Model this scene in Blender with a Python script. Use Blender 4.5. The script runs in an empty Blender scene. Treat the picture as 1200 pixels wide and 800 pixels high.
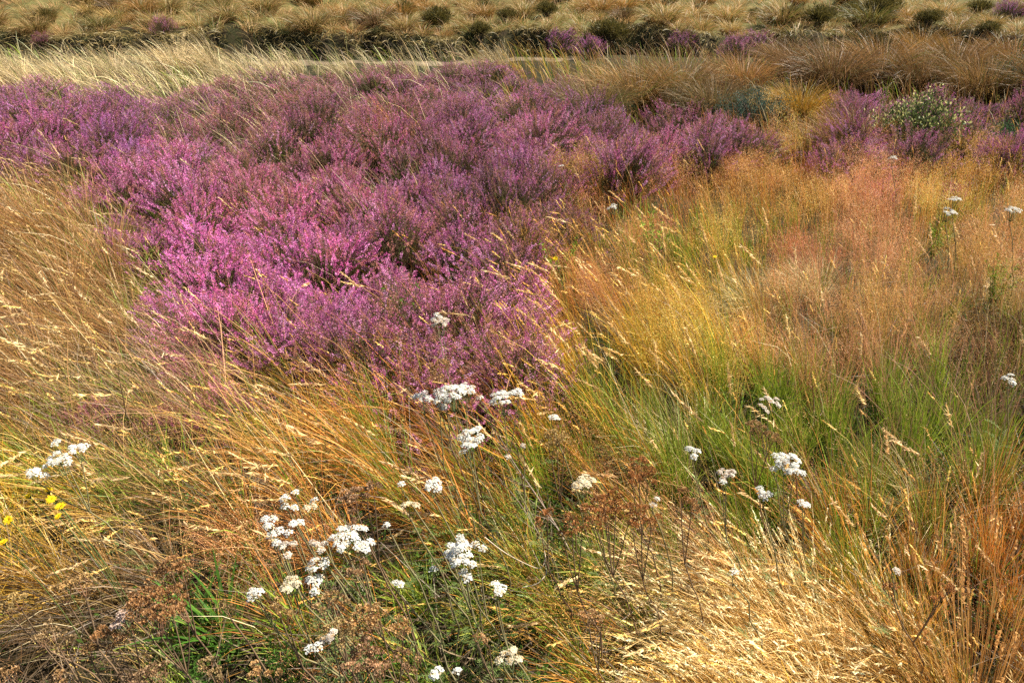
import bpy, math
import numpy as np
R = np.random.default_rng(7)
PI = math.pi
# ------------------------------------------------------------------ scene / camera
sc = bpy.context.scene
COL = sc.collection
FPX = 857.0; PITCH = math.radians(28.0); CH = 1.65
cp, sp = math.cos(PITCH), math.sin(PITCH)

def terrain(x, y):
    x = np.asarray(x, float); y = np.asarray(y, float)
    z = 0.03*np.sin(x*1.7+0.4)*np.cos(y*1.3+1) + 0.02*np.sin(x*3.1+y*2.3) + 0.05*np.sin(x*0.6-y*0.45+2)
    z = z*np.clip(y/1.5, 0.3, 1)
    z = z + 0.24*np.exp(-((y-11.5)/1.6)**2)*(1/(1+np.exp(-(x-2.0)*1.4)))       # low ridge on the right
    yb = bank_y(x)
    near = 1/(1+np.exp(-(y-(yb-2.3))*3.0))
    z = z*(1-near) + near*(-0.10)
    gully = np.exp(-((y-(yb-0.25))/0.28)**2)
    z = z - 0.22*gully
    t = y-yb
    up = np.clip((t)/0.28, 0, 1); up = up*up*(3-2*up)
    bh = 0.33 + 0.06*np.sin(x*0.9) + 0.05*np.sin(x*2.3+1)
    z = z + up*bh + np.clip(t-0.28, 0, None)*0.088
    hillw = np.clip(t/3, 0, 1)
    z = z + hillw*(0.10*np.sin(x*0.8+y*0.6)*np.cos(y*0.9-x*0.3) + 0.22*np.sin(x*0.23+1.0)*np.sin(y*0.21) + 0.07*np.sin(x*3.3+np.sin(y*2.1)*1.5)*np.sin(y*2.9+1.2*np.sin(x*1.7)))
    return z

def bank_y(x):
    return 15.3 + 0.35*np.sin(x*0.35+0.5) + 0.18*np.sin(x*1.1) + 0.10*np.sin(x*2.7+2) + 0.07*np.sin(x*6.1) + 0.04*np.sin(x*13+1)

def proj(x, y, z):
    dz = z-CH
    f = y*cp - dz*sp
    up = y*sp + dz*cp
    f = np.where(np.abs(f) < 1e-3, 1e-3, f)
    return 600 + FPX*x/f, 400 - FPX*up/f, f

def unproj(u, v, h):
    """pixel of the photograph -> point h metres above the ground"""
    u = np.asarray(u, float); v = np.asarray(v, float)
    a = (u-600)/FPX; b = (400-v)/FPX
    d = np.stack([a, cp+b*sp, -sp+b*cp], -1)
    lo = np.full(u.shape, 0.3); hi = np.full(u.shape, 0.3); done = np.zeros(u.shape, bool)
    t = 0.3
    while t < 110 and not done.all():
        tn = t*1.05
        p = d*tn
        below = (CH+p[..., 2]) < terrain(p[..., 0], p[..., 1])+h
        new = below & ~done
        lo = np.where(new, t, lo); hi = np.where(new, tn, hi); done |= below
        t = tn
    for _ in range(16):
        m = (lo+hi)/2; p = d*m[..., None]
        below = (CH+p[..., 2]) < terrain(p[..., 0], p[..., 1])+h
        hi = np.where(below, m, hi); lo = np.where(below, lo, m)
    p = d*hi[..., None]
    return p[..., 0], p[..., 1], CH+p[..., 2], done

def at(u, v, h):
    x, y, z, _ = unproj(np.array([u]), np.array([v]), h)
    return np.array([x[0], y[0], z[0]])

# ------------------------------------------------------------------ mesh building
class MB:
    def __init__(s): s.v=[]; s.f=[]; s.c=[]; s.n=0
    def add(s, v, f, c):
        s.v.append(v.reshape(-1, 3)); s.c.append(np.broadcast_to(c, v.shape).reshape(-1, 3)); s.f.append(f.reshape(-1, 4)+s.n); s.n += v.reshape(-1, 3).shape[0]
    def build(s, name, mat, parent=None, loc=None, smooth=True):
        o = bpy.data.objects.new(name, s.mesh(name, mat, smooth)); COL.objects.link(o)
        if parent: o.parent = parent
        if loc is not None: o.location = loc
        return o
    def mesh(s, name, mat, smooth=True):
        v = np.concatenate(s.v).astype(np.float32); f = np.concatenate(s.f).astype(np.int32); c = np.concatenate(s.c).astype(np.float32)
        me = bpy.data.meshes.new(name)
        me.vertices.add(len(v)); me.vertices.foreach_set('co', v.ravel())
        me.loops.add(f.size); me.loops.foreach_set('vertex_index', f.ravel())
        me.polygons.add(len(f)); me.polygons.foreach_set('loop_start', np.arange(0, f.size, 4, dtype=np.int32))
        me.polygons.foreach_set('use_smooth', np.full(len(f), smooth))
        me.update(calc_edges=True)
        a = me.attributes.new('col', 'FLOAT_COLOR', 'POINT')
        a.data.foreach_set('color', np.concatenate([c, np.ones((len(c), 1), np.float32)], 1).ravel())
        me.materials.append(mat)
        return me

def nrm(a): return a/np.maximum(np.linalg.norm(a, axis=-1, keepdims=True), 1e-9)

def ribbons(mb, P, W, S, C):
    """P n,k,3  W n,k  S n,3 (side)  C n,k,3"""
    n, k, _ = P.shape
    off = S[:, None, :]*W[:, :, None]*0.5
    V = np.stack([P-off, P+off], 2)                       # n,k,2,3
    i = np.arange(n)[:, None]*(2*k) + np.arange(k-1)[None, :]*2
    F = np.stack([i, i+1, i+3, i+2], -1)
    mb.add(V, F, np.repeat(C[:, :, None, :], 2, 2))

def tubes(mb, P, Rr, C, sides=4):
    n, k, _ = P.shape
    T = nrm(np.gradient(P, axis=1))
    ref = np.zeros_like(T); ref[..., 0] = 0.3; ref[..., 1] = 1.0; ref[..., 2] = 0.17
    A = nrm(np.cross(T, ref)); B = np.cross(T, A)
    ang = np.arange(sides)*2*PI/sides
    V = P[:, :, None, :] + Rr[:, :, None, None]*(A[:, :, None, :]*np.cos(ang)[None, None, :, None] + B[:, :, None, :]*np.sin(ang)[None, None, :, None])
    base = np.arange(n)[:, None, None]*(k*sides) + np.arange(k-1)[None, :, None]*sides
    j = np.arange(sides)[None, None, :]; j2 = (j+1) % sides
    F = np.stack([base+j, base+j2, base+sides+j2, base+sides+j], -1)
    mb.add(V, F, np.repeat(C[:, :, None, :], sides, 2))

def diamonds(mb, P, A, S, L, W, C):
    """leaf shaped quads: P n,3 base  A axis  S side  L,W n"""
    L = np.broadcast_to(L, P.shape[:1])[:, None]; W = np.broadcast_to(W, P.shape[:1])[:, None]
    V = np.stack([P, P+A*L*0.45+S*W*0.5, P+A*L, P+A*L*0.45-S*W*0.5], 1)
    F = np.arange(len(P)*4).reshape(-1, 4)
    mb.add(V, F, np.repeat(np.broadcast_to(C, P.shape)[:, None, :], 4, 1))

def rdir(n, r=None):
    r = r or R
    v = r.normal(size=(n, 3)); return nrm(v)

def perp(A, r=None):
    return nrm(np.cross(A, rdir(len(A), r)))

def arcs(root, L, az, a0, a1, k=5, pw=1.0, wob=0.0, r=None):
    """stems starting at root, angle from vertical going a0->a1 (radians)"""
    r = r or R
    n = len(root); t = np.linspace(0, 1, k)[None, :]
    a0 = np.broadcast_to(a0, (n,))[:, None]; a1 = np.broadcast_to(a1, (n,))[:, None]
    th = a0 + (a1-a0)*t**pw
    az = np.broadcast_to(az, (n,))[:, None] + wob*r.normal(size=(n, 1))*t*2
    D = np.stack([np.sin(th)*np.cos(az), np.sin(th)*np.sin(az), np.cos(th)], -1)
    st = np.broadcast_to(L, (n,))[:, None, None]/(k-1)
    P = np.zeros((n, k, 3)); P[:, 0] = root
    mid = nrm(D[:, 1:]+D[:, :-1])
    P[:, 1:] = root[:, None, :] + np.cumsum(mid*st, 1)
    return P, D

def mixc(a, b, t): return a*(1-t)+b*t

# ------------------------------------------------------------------ materials
def veg_mat(name, trans=0.35, rough=0.6, spec=0.25, tint=True):
    m = bpy.data.materials.new(name); m.use_nodes = True
    nt = m.node_tree; N = nt.nodes; Lk = nt.links; N.clear()
    out = N.new('ShaderNodeOutputMaterial'); mix = N.new('ShaderNodeMixShader'); mix.inputs[0].default_value = trans
    pb = N.new('ShaderNodeBsdfPrincipled'); pb.inputs['Roughness'].default_value = rough; pb.inputs['Specular IOR Level'].default_value = spec
    tr = N.new('ShaderNodeBsdfTranslucent')
    at_ = N.new('ShaderNodeAttribute'); at_.attribute_name = 'col'
    oi = N.new('ShaderNodeObjectInfo')
    mul = N.new('ShaderNodeMix'); mul.data_type = 'RGBA'; mul.blend_type = 'MULTIPLY'; mul.inputs[0].default_value = 1
    Lk.new(at_.outputs['Color'], mul.inputs[6]); Lk.new(oi.outputs['Color'], mul.inputs[7])
    geo = N.new('ShaderNodeNewGeometry'); nz = N.new('ShaderNodeTexNoise'); nz.inputs['Scale'].default_value = 60; nz.inputs['Detail'].default_value = 2
    Lk.new(geo.outputs['Position'], nz.inputs['Vector'])
    mr = N.new('ShaderNodeMapRange'); mr.inputs[1].default_value = 0.3; mr.inputs[2].default_value = 0.7; mr.inputs[3].default_value = 0.78; mr.inputs[4].default_value = 1.2
    Lk.new(nz.outputs['Fac'], mr.inputs[0])
    m2 = N.new('ShaderNodeVectorMath'); m2.operation = 'SCALE'
    Lk.new(mul.outputs[2], m2.inputs[0]); Lk.new(mr.outputs[0], m2.inputs['Scale'])
    Lk.new(m2.outputs[0], pb.inputs['Base Color']); Lk.new(m2.outputs[0], tr.inputs['Color'])
    Lk.new(pb.outputs[0], mix.inputs[1]); Lk.new(tr.outputs[0], mix.inputs[2]); Lk.new(mix.outputs[0], out.inputs[0])
    return m

M_grass = veg_mat('dry_grass', 0.27, 0.5, 0.35)
M_leaf = veg_mat('green_leaf', 0.3, 0.6, 0.15)
M_flower = veg_mat('petal', 0.27, 0.8, 0.1)
M_white = veg_mat('white_petal', 0.25, 0.8, 0.1)
M_wood = veg_mat('twig', 0.0, 0.8, 0.2)

def ground_mat(name, cols, scale=3.0, bump=0.4):
    m = bpy.data.materials.new(name); m.use_nodes = True
    nt = m.node_tree; N = nt.nodes; Lk = nt.links
    pb = N['Principled BSDF']; pb.inputs['Roughness'].default_value = 0.95; pb.inputs['Specular IOR Level'].default_value = 0.1
    tc = N.new('ShaderNodeNewGeometry')
    n1 = N.new('ShaderNodeTexNoise'); n1.inputs['Scale'].default_value = scale; n1.inputs['Detail'].default_value = 10; n1.inputs['Roughness'].default_value = 0.7
    Lk.new(tc.outputs['Position'], n1.inputs['Vector'])
    cr = N.new('ShaderNodeValToRGB'); e = cr.color_ramp.elements
    e[0].position = 0.3; e[0].color = (*cols[0], 1); e[1].position = 0.7; e[1].color = (*cols[-1], 1)
    for i, c in enumerate(cols[1:-1]):
        q = e.new(0.3+0.4*(i+1)/(len(cols)-1)); q.color = (*c, 1)
    Lk.new(n1.outputs['Fac'], cr.inputs[0]); Lk.new(cr.outputs[0], pb.inputs['Base Color'])
    n2 = N.new('ShaderNodeTexNoise'); n2.inputs['Scale'].default_value = 40; n2.inputs['Detail'].default_value = 6
    Lk.new(tc.outputs['Position'], n2.inputs['Vector'])
    b = N.new('ShaderNodeBump'); b.inputs['Strength'].default_value = bump; b.inputs['Distance'].default_value = 0.05
    Lk.new(n2.outputs['Fac'], b.inputs['Height']); Lk.new(b.outputs[0], pb.inputs['Normal'])
    return m

M_soil = ground_mat('moor_soil', [(0.010, 0.008, 0.005), (0.03, 0.021, 0.010), (0.022, 0.024, 0.008), (0.055, 0.038, 0.02)])
M_hill = ground_mat('hill_turf', [(0.05, 0.045, 0.015), (0.13, 0.10, 0.035), (0.09, 0.09, 0.03), (0.20, 0.15, 0.06)], 1.6)
M_path = ground_mat('pale_dirt', [(0.06, 0.045, 0.03), (0.15, 0.11, 0.07), (0.24, 0.19, 0.13)], 2.5, 0.6)

def tag(o, label=None, cat=None, group=None, kind=None, colr=None):
    if label: o['label'] = label
    if cat: o['category'] = cat
    if group: o['group'] = group
    if kind: o['kind'] = kind
    if colr is not None: o.color = (*colr, 1)
    return o

def empty(name, loc, rz=0, s=1.0):
    o = bpy.data.objects.new(name, None); COL.objects.link(o); o.location = loc; o.rotation_euler = (0, 0, rz); o.scale = (s, s, s)
    o.empty_display_size = 0.1
    return o

# ------------------------------------------------------------------ terrain sheets
def sheet(name, mat, xs, ys, zoff=0.0):
    X, Y = np.meshgrid(xs, ys); Z = terrain(X, Y)+zoff
    V = np.stack([X, Y, Z], -1); ny, nx = X.shape
    i = (np.arange(ny-1)[:, None]*nx + np.arange(nx-1)[None, :])
    F = np.stack([i, i+1, i+nx+1, i+nx], -1)
    mb = MB(); mb.add(V, F, np.ones(3)); return mb.build(name, mat)
xs = np.concatenate([np.linspace(-90, -22, 35)[:-1], np.linspace(-22, 22, 353), np.linspace(22, 90, 35)[1:]])
ys1 = np.concatenate([np.linspace(-30, 0, 20)[:-1], np.linspace(0, 15.9, 200)])
tag(sheet('ground', M_soil, xs, ys1), kind='structure')
tag(sheet('hillside', M_hill, xs, np.concatenate([np.linspace(15.9, 30, 150), np.linspace(30, 170, 100)[1:]])), kind='structure')
# pale dirt path between the heather and the bank
def path_sheet():
    xs_ = np.linspace(-9, 2.0, 180); mb = MB(); t = np.linspace(0, 1, 16)
    yb = bank_y(xs_)
    wid = .55*np.clip(np.minimum((xs_+9)/2, (2.0-xs_)/1.5), 0.02, 1)
    c = yb-1.35
    Y = c[None, :] + (t[:, None]-0.5)*wid[None, :]*(1+0.35*np.sin(xs_*3)+.25*np.sin(xs_*8.3+1))[None, :]
    X = np.broadcast_to(xs_, Y.shape); Z = terrain(X, Y)+0.006
    V = np.stack([X, Y, Z], -1); ny, nx = X.shape
    i = (np.arange(ny-1)[:, None]*nx + np.arange(nx-1)[None, :])
    mb.add(V, np.stack([i, i+1, i+nx+1, i+nx], -1), np.ones(3)); return mb.build('path', M_path)
tag(path_sheet(), kind='structure')

# ------------------------------------------------------------------ zones of the meadow (measured from the photograph)
def clump(x, y, cell, k, seed=1.0):
    """draw plants towards the nearest of many scattered tuft centres"""
    ix = np.floor(x/cell); iy = np.floor(y/cell); best = np.full(len(x), 1e9); bx = np.zeros(len(x)); by = np.zeros(len(x)); hh = np.zeros(len(x)); h4 = np.zeros(len(x))
    for dx in (-1, 0, 1):
        for dy in (-1, 0, 1):
            a = ix+dx; b = iy+dy
            h1 = np.modf(np.abs(np.sin(a*12.9898+b*78.233+seed)*43758.5453))[0]; h2 = np.modf(np.abs(np.sin(a*39.346+b*11.135+seed*3)*24634.6345))[0]
            h3 = np.modf(np.abs(np.sin(a*7.13+b*57.31+seed*5)*15731.743))[0]; h5 = np.modf(np.abs(np.sin(a*17.9+b*27.7+seed*9)*9731.31))[0]
            cx = (a+h1)*cell; cy = (b+h2)*cell; d = (x-cx)**2+(y-cy)**2; m = d < best
            best[m] = d[m]; bx[m] = cx[m]; by[m] = cy[m]; hh[m] = h3[m]; h4[m] = h5[m]
    return x+(bx-x)*k, y+(by-y)*k, np.arctan2(y-by, x-bx), hh, h4
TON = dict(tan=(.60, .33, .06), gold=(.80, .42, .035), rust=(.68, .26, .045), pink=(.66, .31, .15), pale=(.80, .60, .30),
           mauve=(.42, .22, .15), dull=(.40, .22, .08), dark=(.20, .12, .05))  # dark: shade of the gaps and hollows put into the grass colour
#  u, v, radius, green, golden heads, haze, lean(deg), density, tone
Z = [(30, 180, 60, .15, .2, .1, 45, .8, 'dull'), (60, 330, 80, .22, .4, .1, 48, .85, 'dull'), (100, 430, 80, .35, .6, .2, 52, .9, 'dull'),
 (230, 440, 60, .2, .5, .4, 50, .9, 'mauve'), (350, 490, 70, .25, .6, .3, 50, 1, 'tan'), (50, 600, 70, .3, .6, .1, 58, 1, 'gold'),
 (200, 560, 80, .45, .5, .3, 58, .9, 'dull'), (330, 570, 60, .3, .4, .6, 52, 1, 'rust'), (450, 530, 70, .35, .6, .6, 48, 1, 'rust'),
 (560, 580, 70, .5, .3, .4, 45, .9, 'rust'), (600, 700, 80, .75, .1, .1, 58, .75, 'tan'), (450, 700, 80, .6, .1, .2, 58, .7, 'rust'),
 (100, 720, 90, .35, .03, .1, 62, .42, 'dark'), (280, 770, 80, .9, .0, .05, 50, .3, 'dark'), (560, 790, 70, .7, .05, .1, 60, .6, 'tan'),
 (690, 630, 60, .55, .2, .2, 50, .9, 'tan'), (730, 700, 50, .35, .2, .5, 60, .9, 'rust'), (720, 570, 60, .4, .2, .8, 42, 1, 'rust'),
 (700, 450, 70, .45, .9, .4, 35, 1, 'gold'), (690, 330, 60, .25, .8, .8, 35, 1, 'rust'), (800, 340, 60, .5, 1, .4, 35, 1, 'gold'),
 (850, 420, 70, .5, .7, .8, 30, 1, 'gold'), (760, 220, 70, .45, .12, 1, 25, 1, 'rust'), (900, 215, 80, .4, .12, 1, 20, 1, 'rust'),
 (1000, 300, 80, .35, .2, 1, 20, 1, 'pink'), (1100, 210, 70, .3, .2, 1, 15, 1, 'rust'), (1190, 220, 60, .45, .2, .8, 15, 1, 'tan'),
 (1130, 330, 70, .5, .3, .8, 20, 1, 'pink'), (1170, 400, 50, .5, .1, .4, 20, .6, 'dark'), (1010, 410, 60, .5, .3, .8, 20, 1, 'pink'),
 (950, 500, 60, .9, .2, .2, 22, 1, 'tan'), (1060, 510, 70, .9, .1, .3, 20, 1, 'mauve'), (850, 490, 60, .8, .3, .2, 32, 1, 'tan'),
 (925, 365, 30, .5, .6, .2, 25, .45, 'dark'), (770, 300, 25, .9, .5, .1, 30, 1, 'gold'), (660, 320, 20, .9, .2, .1, 25, 1, 'tan'), (870, 250, 30, .7, .2, .6, 25, 1, 'rust'), (1130, 260, 25, .8, .2, .5, 20, 1, 'tan'), (1100, 300, 25, .85, .2, .5, 20, 1, 'tan'), (900, 600, 60, .35, .3, .8, 40, 1, 'rust'), (1000, 620, 60, .3, .4, .9, 30, 1, 'rust'),
 (1100, 640, 60, .4, .3, .9, 25, 1, 'rust'), (1080, 590, 40, .45, .3, .8, 25, 1, 'tan'), (1190, 650, 60, .3, .2, .5, 14, 1, 'rust'), (850, 690, 70, .15, .9, .2, 58, 1, 'pale'), (1000, 700, 50, .2, .7, .4, 52, 1, 'gold'), (940, 780, 70, .15, .8, .1, 52, 1, 'gold'), (720, 770, 50, .5, .1, .4, 55, .8, 'rust'), (1100, 750, 60, .3, .4, .5, 30, 1, 'tan'),
 (80, 75, 40, .05, .3, .0, 50, 1, 'pale'), (250, 75, 50, .08, .3, .0, 50, 1, 'pale'), (480, 65, 60, .1, .1, .0, 45, .3, 'pale'),
 (640, 65, 50, .15, .1, .1, 40, .5, 'tan'), (750, 100, 60, .3, .0, .1, 35, .22, 'dull'), (1000, 90, 90, .3, .0, .1, 30, .2, 'dull'), (1180, 90, 60, .3, .0, .1, 30, .2, 'dull')]
zu = np.array([z[0] for z in Z]); zv = np.array([z[1] for z in Z]); zr = np.array([z[2] for z in Z])
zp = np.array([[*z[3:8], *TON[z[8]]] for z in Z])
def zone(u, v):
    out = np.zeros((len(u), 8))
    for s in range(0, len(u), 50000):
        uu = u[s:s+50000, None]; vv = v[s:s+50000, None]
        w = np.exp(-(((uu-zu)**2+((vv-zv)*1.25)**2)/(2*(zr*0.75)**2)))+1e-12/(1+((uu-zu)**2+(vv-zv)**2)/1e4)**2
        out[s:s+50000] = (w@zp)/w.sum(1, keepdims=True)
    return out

def inpoly(u, v, poly):
    ins = np.zeros(np.shape(u), bool); n = len(poly); j = n-1
    for i in range(n):
        xi, yi = poly[i]; xj, yj = poly[j]
        c = ((yi > v) != (yj > v)) & (u < (xj-xi)*(v-yi)/(yj-yi+1e-9)+xi)
        ins ^= c; j = i
    return ins
HEATH = [(-500, 92), (60, 98), (150, 100), (290, 92), (340, 82), (480, 79), (620, 79), (680, 93), (700, 134), (800, 142), (880, 148), (905, 168), (850, 182),
         (740, 196), (665, 182), (645, 205), (700, 245), (690, 270), (630, 290), (600, 325), (625, 380), (632, 455), (560, 455), (480, 462), (430, 440),
         (350, 418), (290, 405), (215, 385), (190, 345), (200, 305), (150, 275), (110, 200), (60, 175), (-20, 190), (-500, 240)]
HEATH_R = [(985, 105), (1080, 120), (1230, 110), (1400, 110), (1400, 190), (1200, 182), (1080, 190), (980, 180), (985, 140)]
HEATH_LOW = [(190, 400), (290, 410), (330, 450), (270, 500), (200, 450)]

def smooth_noise(x, y, s):
    return (np.sin(x*s*1.0+1.3*np.sin(y*s*0.7)) + np.sin(y*s*1.3+2+1.1*np.sin(x*s*0.9)) + np.sin((x+y)*s*0.8+4))/3

_gu = np.arange(-1200, 2401, 12.0); _gv = np.arange(40, 1041, 6.0)
_GU, _GV = np.meshgrid(_gu, _gv); _GX, _GY, _, _GOK = unproj(_GU, _GV, 0.15)
def quick(u, v):
    i = (u+1200)/12; j = (v-40)/6; i0 = np.clip(i.astype(int), 0, len(_gu)-2); j0 = np.clip(j.astype(int), 0, len(_gv)-2); a = i-i0; b = j-j0
    def L(G): return (G[j0, i0]*(1-a)+G[j0, i0+1]*a)*(1-b)+(G[j0+1, i0]*(1-a)+G[j0+1, i0+1]*a)*b
    return L(_GX), L(_GY), _GOK[j0, i0]
def sample_ground(n, vmin=55, vmax=1000, umin=-260, umax=1460, pw=1.0, h=0.2):
    """points on the ground, thinner with distance"""
    u = R.uniform(umin, umax, int(n*2.5)); v = R.uniform(vmin, vmax, int(n*2.5))
    if umin < 0:                                        # thinner cover to both sides of the view
        k = int(n*.9); vo = R.uniform(max(vmin, 180), vmax, k); uo = R.uniform(0, 840, k)*(vo/1000)**.7; sd = R.random(k) < .5
        j = R.permutation(len(u)+k)
        u = np.concatenate([u, np.where(sd, umin-uo, umax+uo)])[j]; v = np.concatenate([v, vo])[j]; n = int(n*1.12)
    x, y, ok = quick(u, v)
    ok &= (y < 14.6) & (y > 0.25)
    x, y = x[ok], y[ok]; d = np.sqrt(x*x+y*y+1)
    p = (d/10)**pw
    k = R.random(len(x)) < np.clip(p, 0.08, 1)
    x, y = x[k], y[k]
    if len(x) > n: x, y = x[:n], y[:n]
    z = terrain(x, y)
    u, v, f = proj(x, y, z+h)
    return x, y, z, u, v, f

def heath_mask(u, v): return inpoly(u, v, HEATH) | inpoly(u, v, HEATH_R)
def path_mask(x, y):
    yb = bank_y(x); return (np.abs(y-(yb-1.35)) < 0.45) & (x > -8.7) & (x < 1.6)

WIND = PI  # grass is combed towards -x
# ------------------------------------------------------------------ main meadow grass
def meadow():
    mb = MB()
    x, y, z, u, v, f = sample_ground(300000, pw=0.9)
    Zp = zone(u, v); hm = heath_mask(u, v)
    patch = smooth_noise(x, y, 2.2); p2 = smooth_noise(x+5, y-3, 5.5)
    keep = R.random(len(x)) < Zp[:, 4]*(1-.45*Zp[:, 2]*(v < 400))*np.where(hm & (v < 260), 0.30, np.where(hm, .10, 1.0))*(0.8+0.35*p2)
    keep &= ~(path_mask(x, y) & (R.random(len(x)) > np.where(smooth_noise(x*1.5, y*3, 3.0) > .0, .7, .10)))
    x, y, z, u, v, f, patch, p2, hm = [a[keep] for a in (x, y, z, u, v, f, patch, p2, hm)]; Zp = Zp[keep]
    x, y, oaz, ch, ch2 = clump(x, y, .20, .64)
    z = terrain(x, y); n = len(x)
    g = R.random(n) < np.clip(Zp[:, 0]*1.05+(0.22+.18*(Zp[:, 2] > .6))*patch+(ch-.5)*.6, 0.03, 0.97)
    lean = np.radians(Zp[:, 3])*np.where(g, 0.75, 1.0)
    ox = np.cos(oaz)*.55-np.sin(lean)*1.5-.25; oy = np.sin(oaz)*.55
    az = np.arctan2(oy, ox) + R.normal(size=n)*np.where(g, 0.75, 0.5) + 0.35*p2
    a0 = np.abs(lean*0.35 + R.normal(size=n)*0.18); a1 = lean*1.45 + R.normal(size=n)*0.35
    L = np.where(g, R.uniform(.16, .38, n), R.uniform(.22, .55, n))*(1+0.15*patch)
    L = L*np.where(hm, 1.1, 1.0)*(.70+.55*ch2)*np.clip(1-.42*(v-470)/260, .52, 1)*(1-.35*Zp[:, 2]*(v < 400))
    P, D = arcs(np.stack([x, y, z-0.01], 1), L, az, a0, a1, 5, 1.2, 0.12)
    S = nrm(np.stack([R.normal(size=n), R.normal(size=n)*0.5, R.normal(size=n)*0.5], 1)); S = nrm(S - D[:, 2]*np.sum(S*D[:, 2], 1, keepdims=True))
    w = np.where(g, R.uniform(.0020, .0042, n), R.uniform(.0011, .0024, n))*np.clip(f/4.0, 0.8, 2.6)
    wide = R.random(n) < .06; w = np.where(wide, w*2.2, w)
    W = w[:, None]*np.array([.9, 1, .9, .65, .15])
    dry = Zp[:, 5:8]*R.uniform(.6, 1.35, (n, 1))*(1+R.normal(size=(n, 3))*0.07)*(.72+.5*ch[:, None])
    litter = R.random(n) < 0.16; dry[litter] = np.array([.24, .17, .12])*R.uniform(.5, 1.4, (litter.sum(), 1))
    pal = R.random(n) < 0.035; dry[pal] = np.array([.74, .60, .34])
    gr = mixc(np.array([.09, .19, .012]), np.array([.30, .40, .025]), R.random((n, 1)))*R.uniform(.6, 1.25, (n, 1))
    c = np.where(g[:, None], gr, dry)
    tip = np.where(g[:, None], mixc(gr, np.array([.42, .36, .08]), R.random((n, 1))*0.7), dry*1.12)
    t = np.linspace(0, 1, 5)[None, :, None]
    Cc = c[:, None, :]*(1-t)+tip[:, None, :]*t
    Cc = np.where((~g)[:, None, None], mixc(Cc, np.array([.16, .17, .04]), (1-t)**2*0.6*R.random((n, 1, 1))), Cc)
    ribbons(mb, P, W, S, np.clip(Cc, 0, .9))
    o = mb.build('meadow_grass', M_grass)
    tag(o, 'fine tan, orange and green grass blades swept to the left across the moor', 'grass', kind='stuff')
meadow()

def head_spikelets(mb, P, D, hl, hw, col, m, fl=0.011, f=None):
    """dense seed heads along the last hl metres of each stem: m spikelets each"""
    n = len(P); T = D[:, -1]; tipp = P[:, -1]
    s = np.tile(np.linspace(0.0, 1, m), (n, 1))
    T2 = D[:, -2]
    pos = tipp[:, None, :] - (T*0.6+T2*0.4)[:, None, :]*(s*hl[:, None])[:, :, None]
    A = nrm(T[:, None, :]*1.0 + R.normal(size=(n, m, 3))*0.38)
    pos = pos + nrm(R.normal(size=(n, m, 3)))*(hw[:, None]*0.22*np.sin(np.clip(s, .08, .95)*PI))[:, :, None]
    A_ = A.reshape(-1, 3); S_ = perp(A_)
    le = np.repeat(hl*0.30, m)*R.uniform(.7, 1.2, n*m); wi = np.repeat(hw*0.5, m)*R.uniform(.7, 1.3, n*m)
    c = np.repeat(col, m, 0)*R.uniform(.75, 1.25, (n*m, 1))
    diamonds(mb, pos.reshape(-1, 3)-A_*le[:, None]*0.4, A_, S_, le, wi, np.clip(c, 0, .92))

def golden():
    mb = MB()
    x, y, z, u, v, f = sample_ground(26000, pw=0.7)
    Zp = zone(u, v); hm = heath_mask(u, v)
    keep = R.random(len(x)) < Zp[:, 1]**1.3*np.where(hm, 0.14, 0.8)*np.where((u < 260) & (v < 500), 1.6, 1)*(0.75+0.5*smooth_noise(x, y, 3.1))
    keep &= ~path_mask(x, y)
    keep &= ~((v > 440) & (v < 520) & (u > 380) & (u < 660) & (R.random(len(x)) < .6))
    x, y, z, u, v, f = [a[keep] for a in (x, y, z, u, v, f)]; Zp = Zp[keep]; n = len(x)
    lean = np.radians(Zp[:, 3])
    az = WIND + R.normal(size=n)*0.38
    az = az+np.where(u < 330, R.normal(size=n)*.35, 0)
    P, D = arcs(np.stack([x, y, z], 1), R.uniform(.32, .62, n)*np.clip(1-.35*(v-500)/260, .6, 1)*np.where((u < 330) & (v < 520), 1.22, 1), az, np.abs(lean*0.4+R.normal(size=n)*.12), lean*1.6+R.normal(size=n)*.35, 6, 1.6)
    S = perp(D[:, 2])
    tone = mixc(Zp[:, 5:8], np.array([.86, .56, .16]), R.uniform(.3, .95, (n, 1)))*R.uniform(.75, 1.25, (n, 1)); tone = tone*np.where((u < 300) & (v < 480), .8, 1)[:, None]
    w = R.uniform(.0010, .0015, n)*np.clip(f/4, .9, 1.8)
    ribbons(mb, P, w[:, None]*np.array([1.2, 1.1, 1, .9, .8, .6]), S, np.repeat(np.clip(tone*.8, 0, .8)[:, None, :], 6, 1))
    k = n*3//4
    head_spikelets(mb, P[:k], D[:k], R.uniform(.028, .055, k), R.uniform(.0055, .009, k), tone[:k]*1.1, 14)
    head_spikelets(mb, P[k:], D[k:], R.uniform(.07, .12, n-k), R.uniform(.007, .012, n-k), mixc(tone[k:], np.array([.75, .6, .36]), .5), 26)
    o = mb.build('seeding_grass', M_grass)
    tag(o, 'golden grass stalks with nodding pale seed heads among the meadow grass', 'grass', kind='stuff')
golden()

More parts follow.
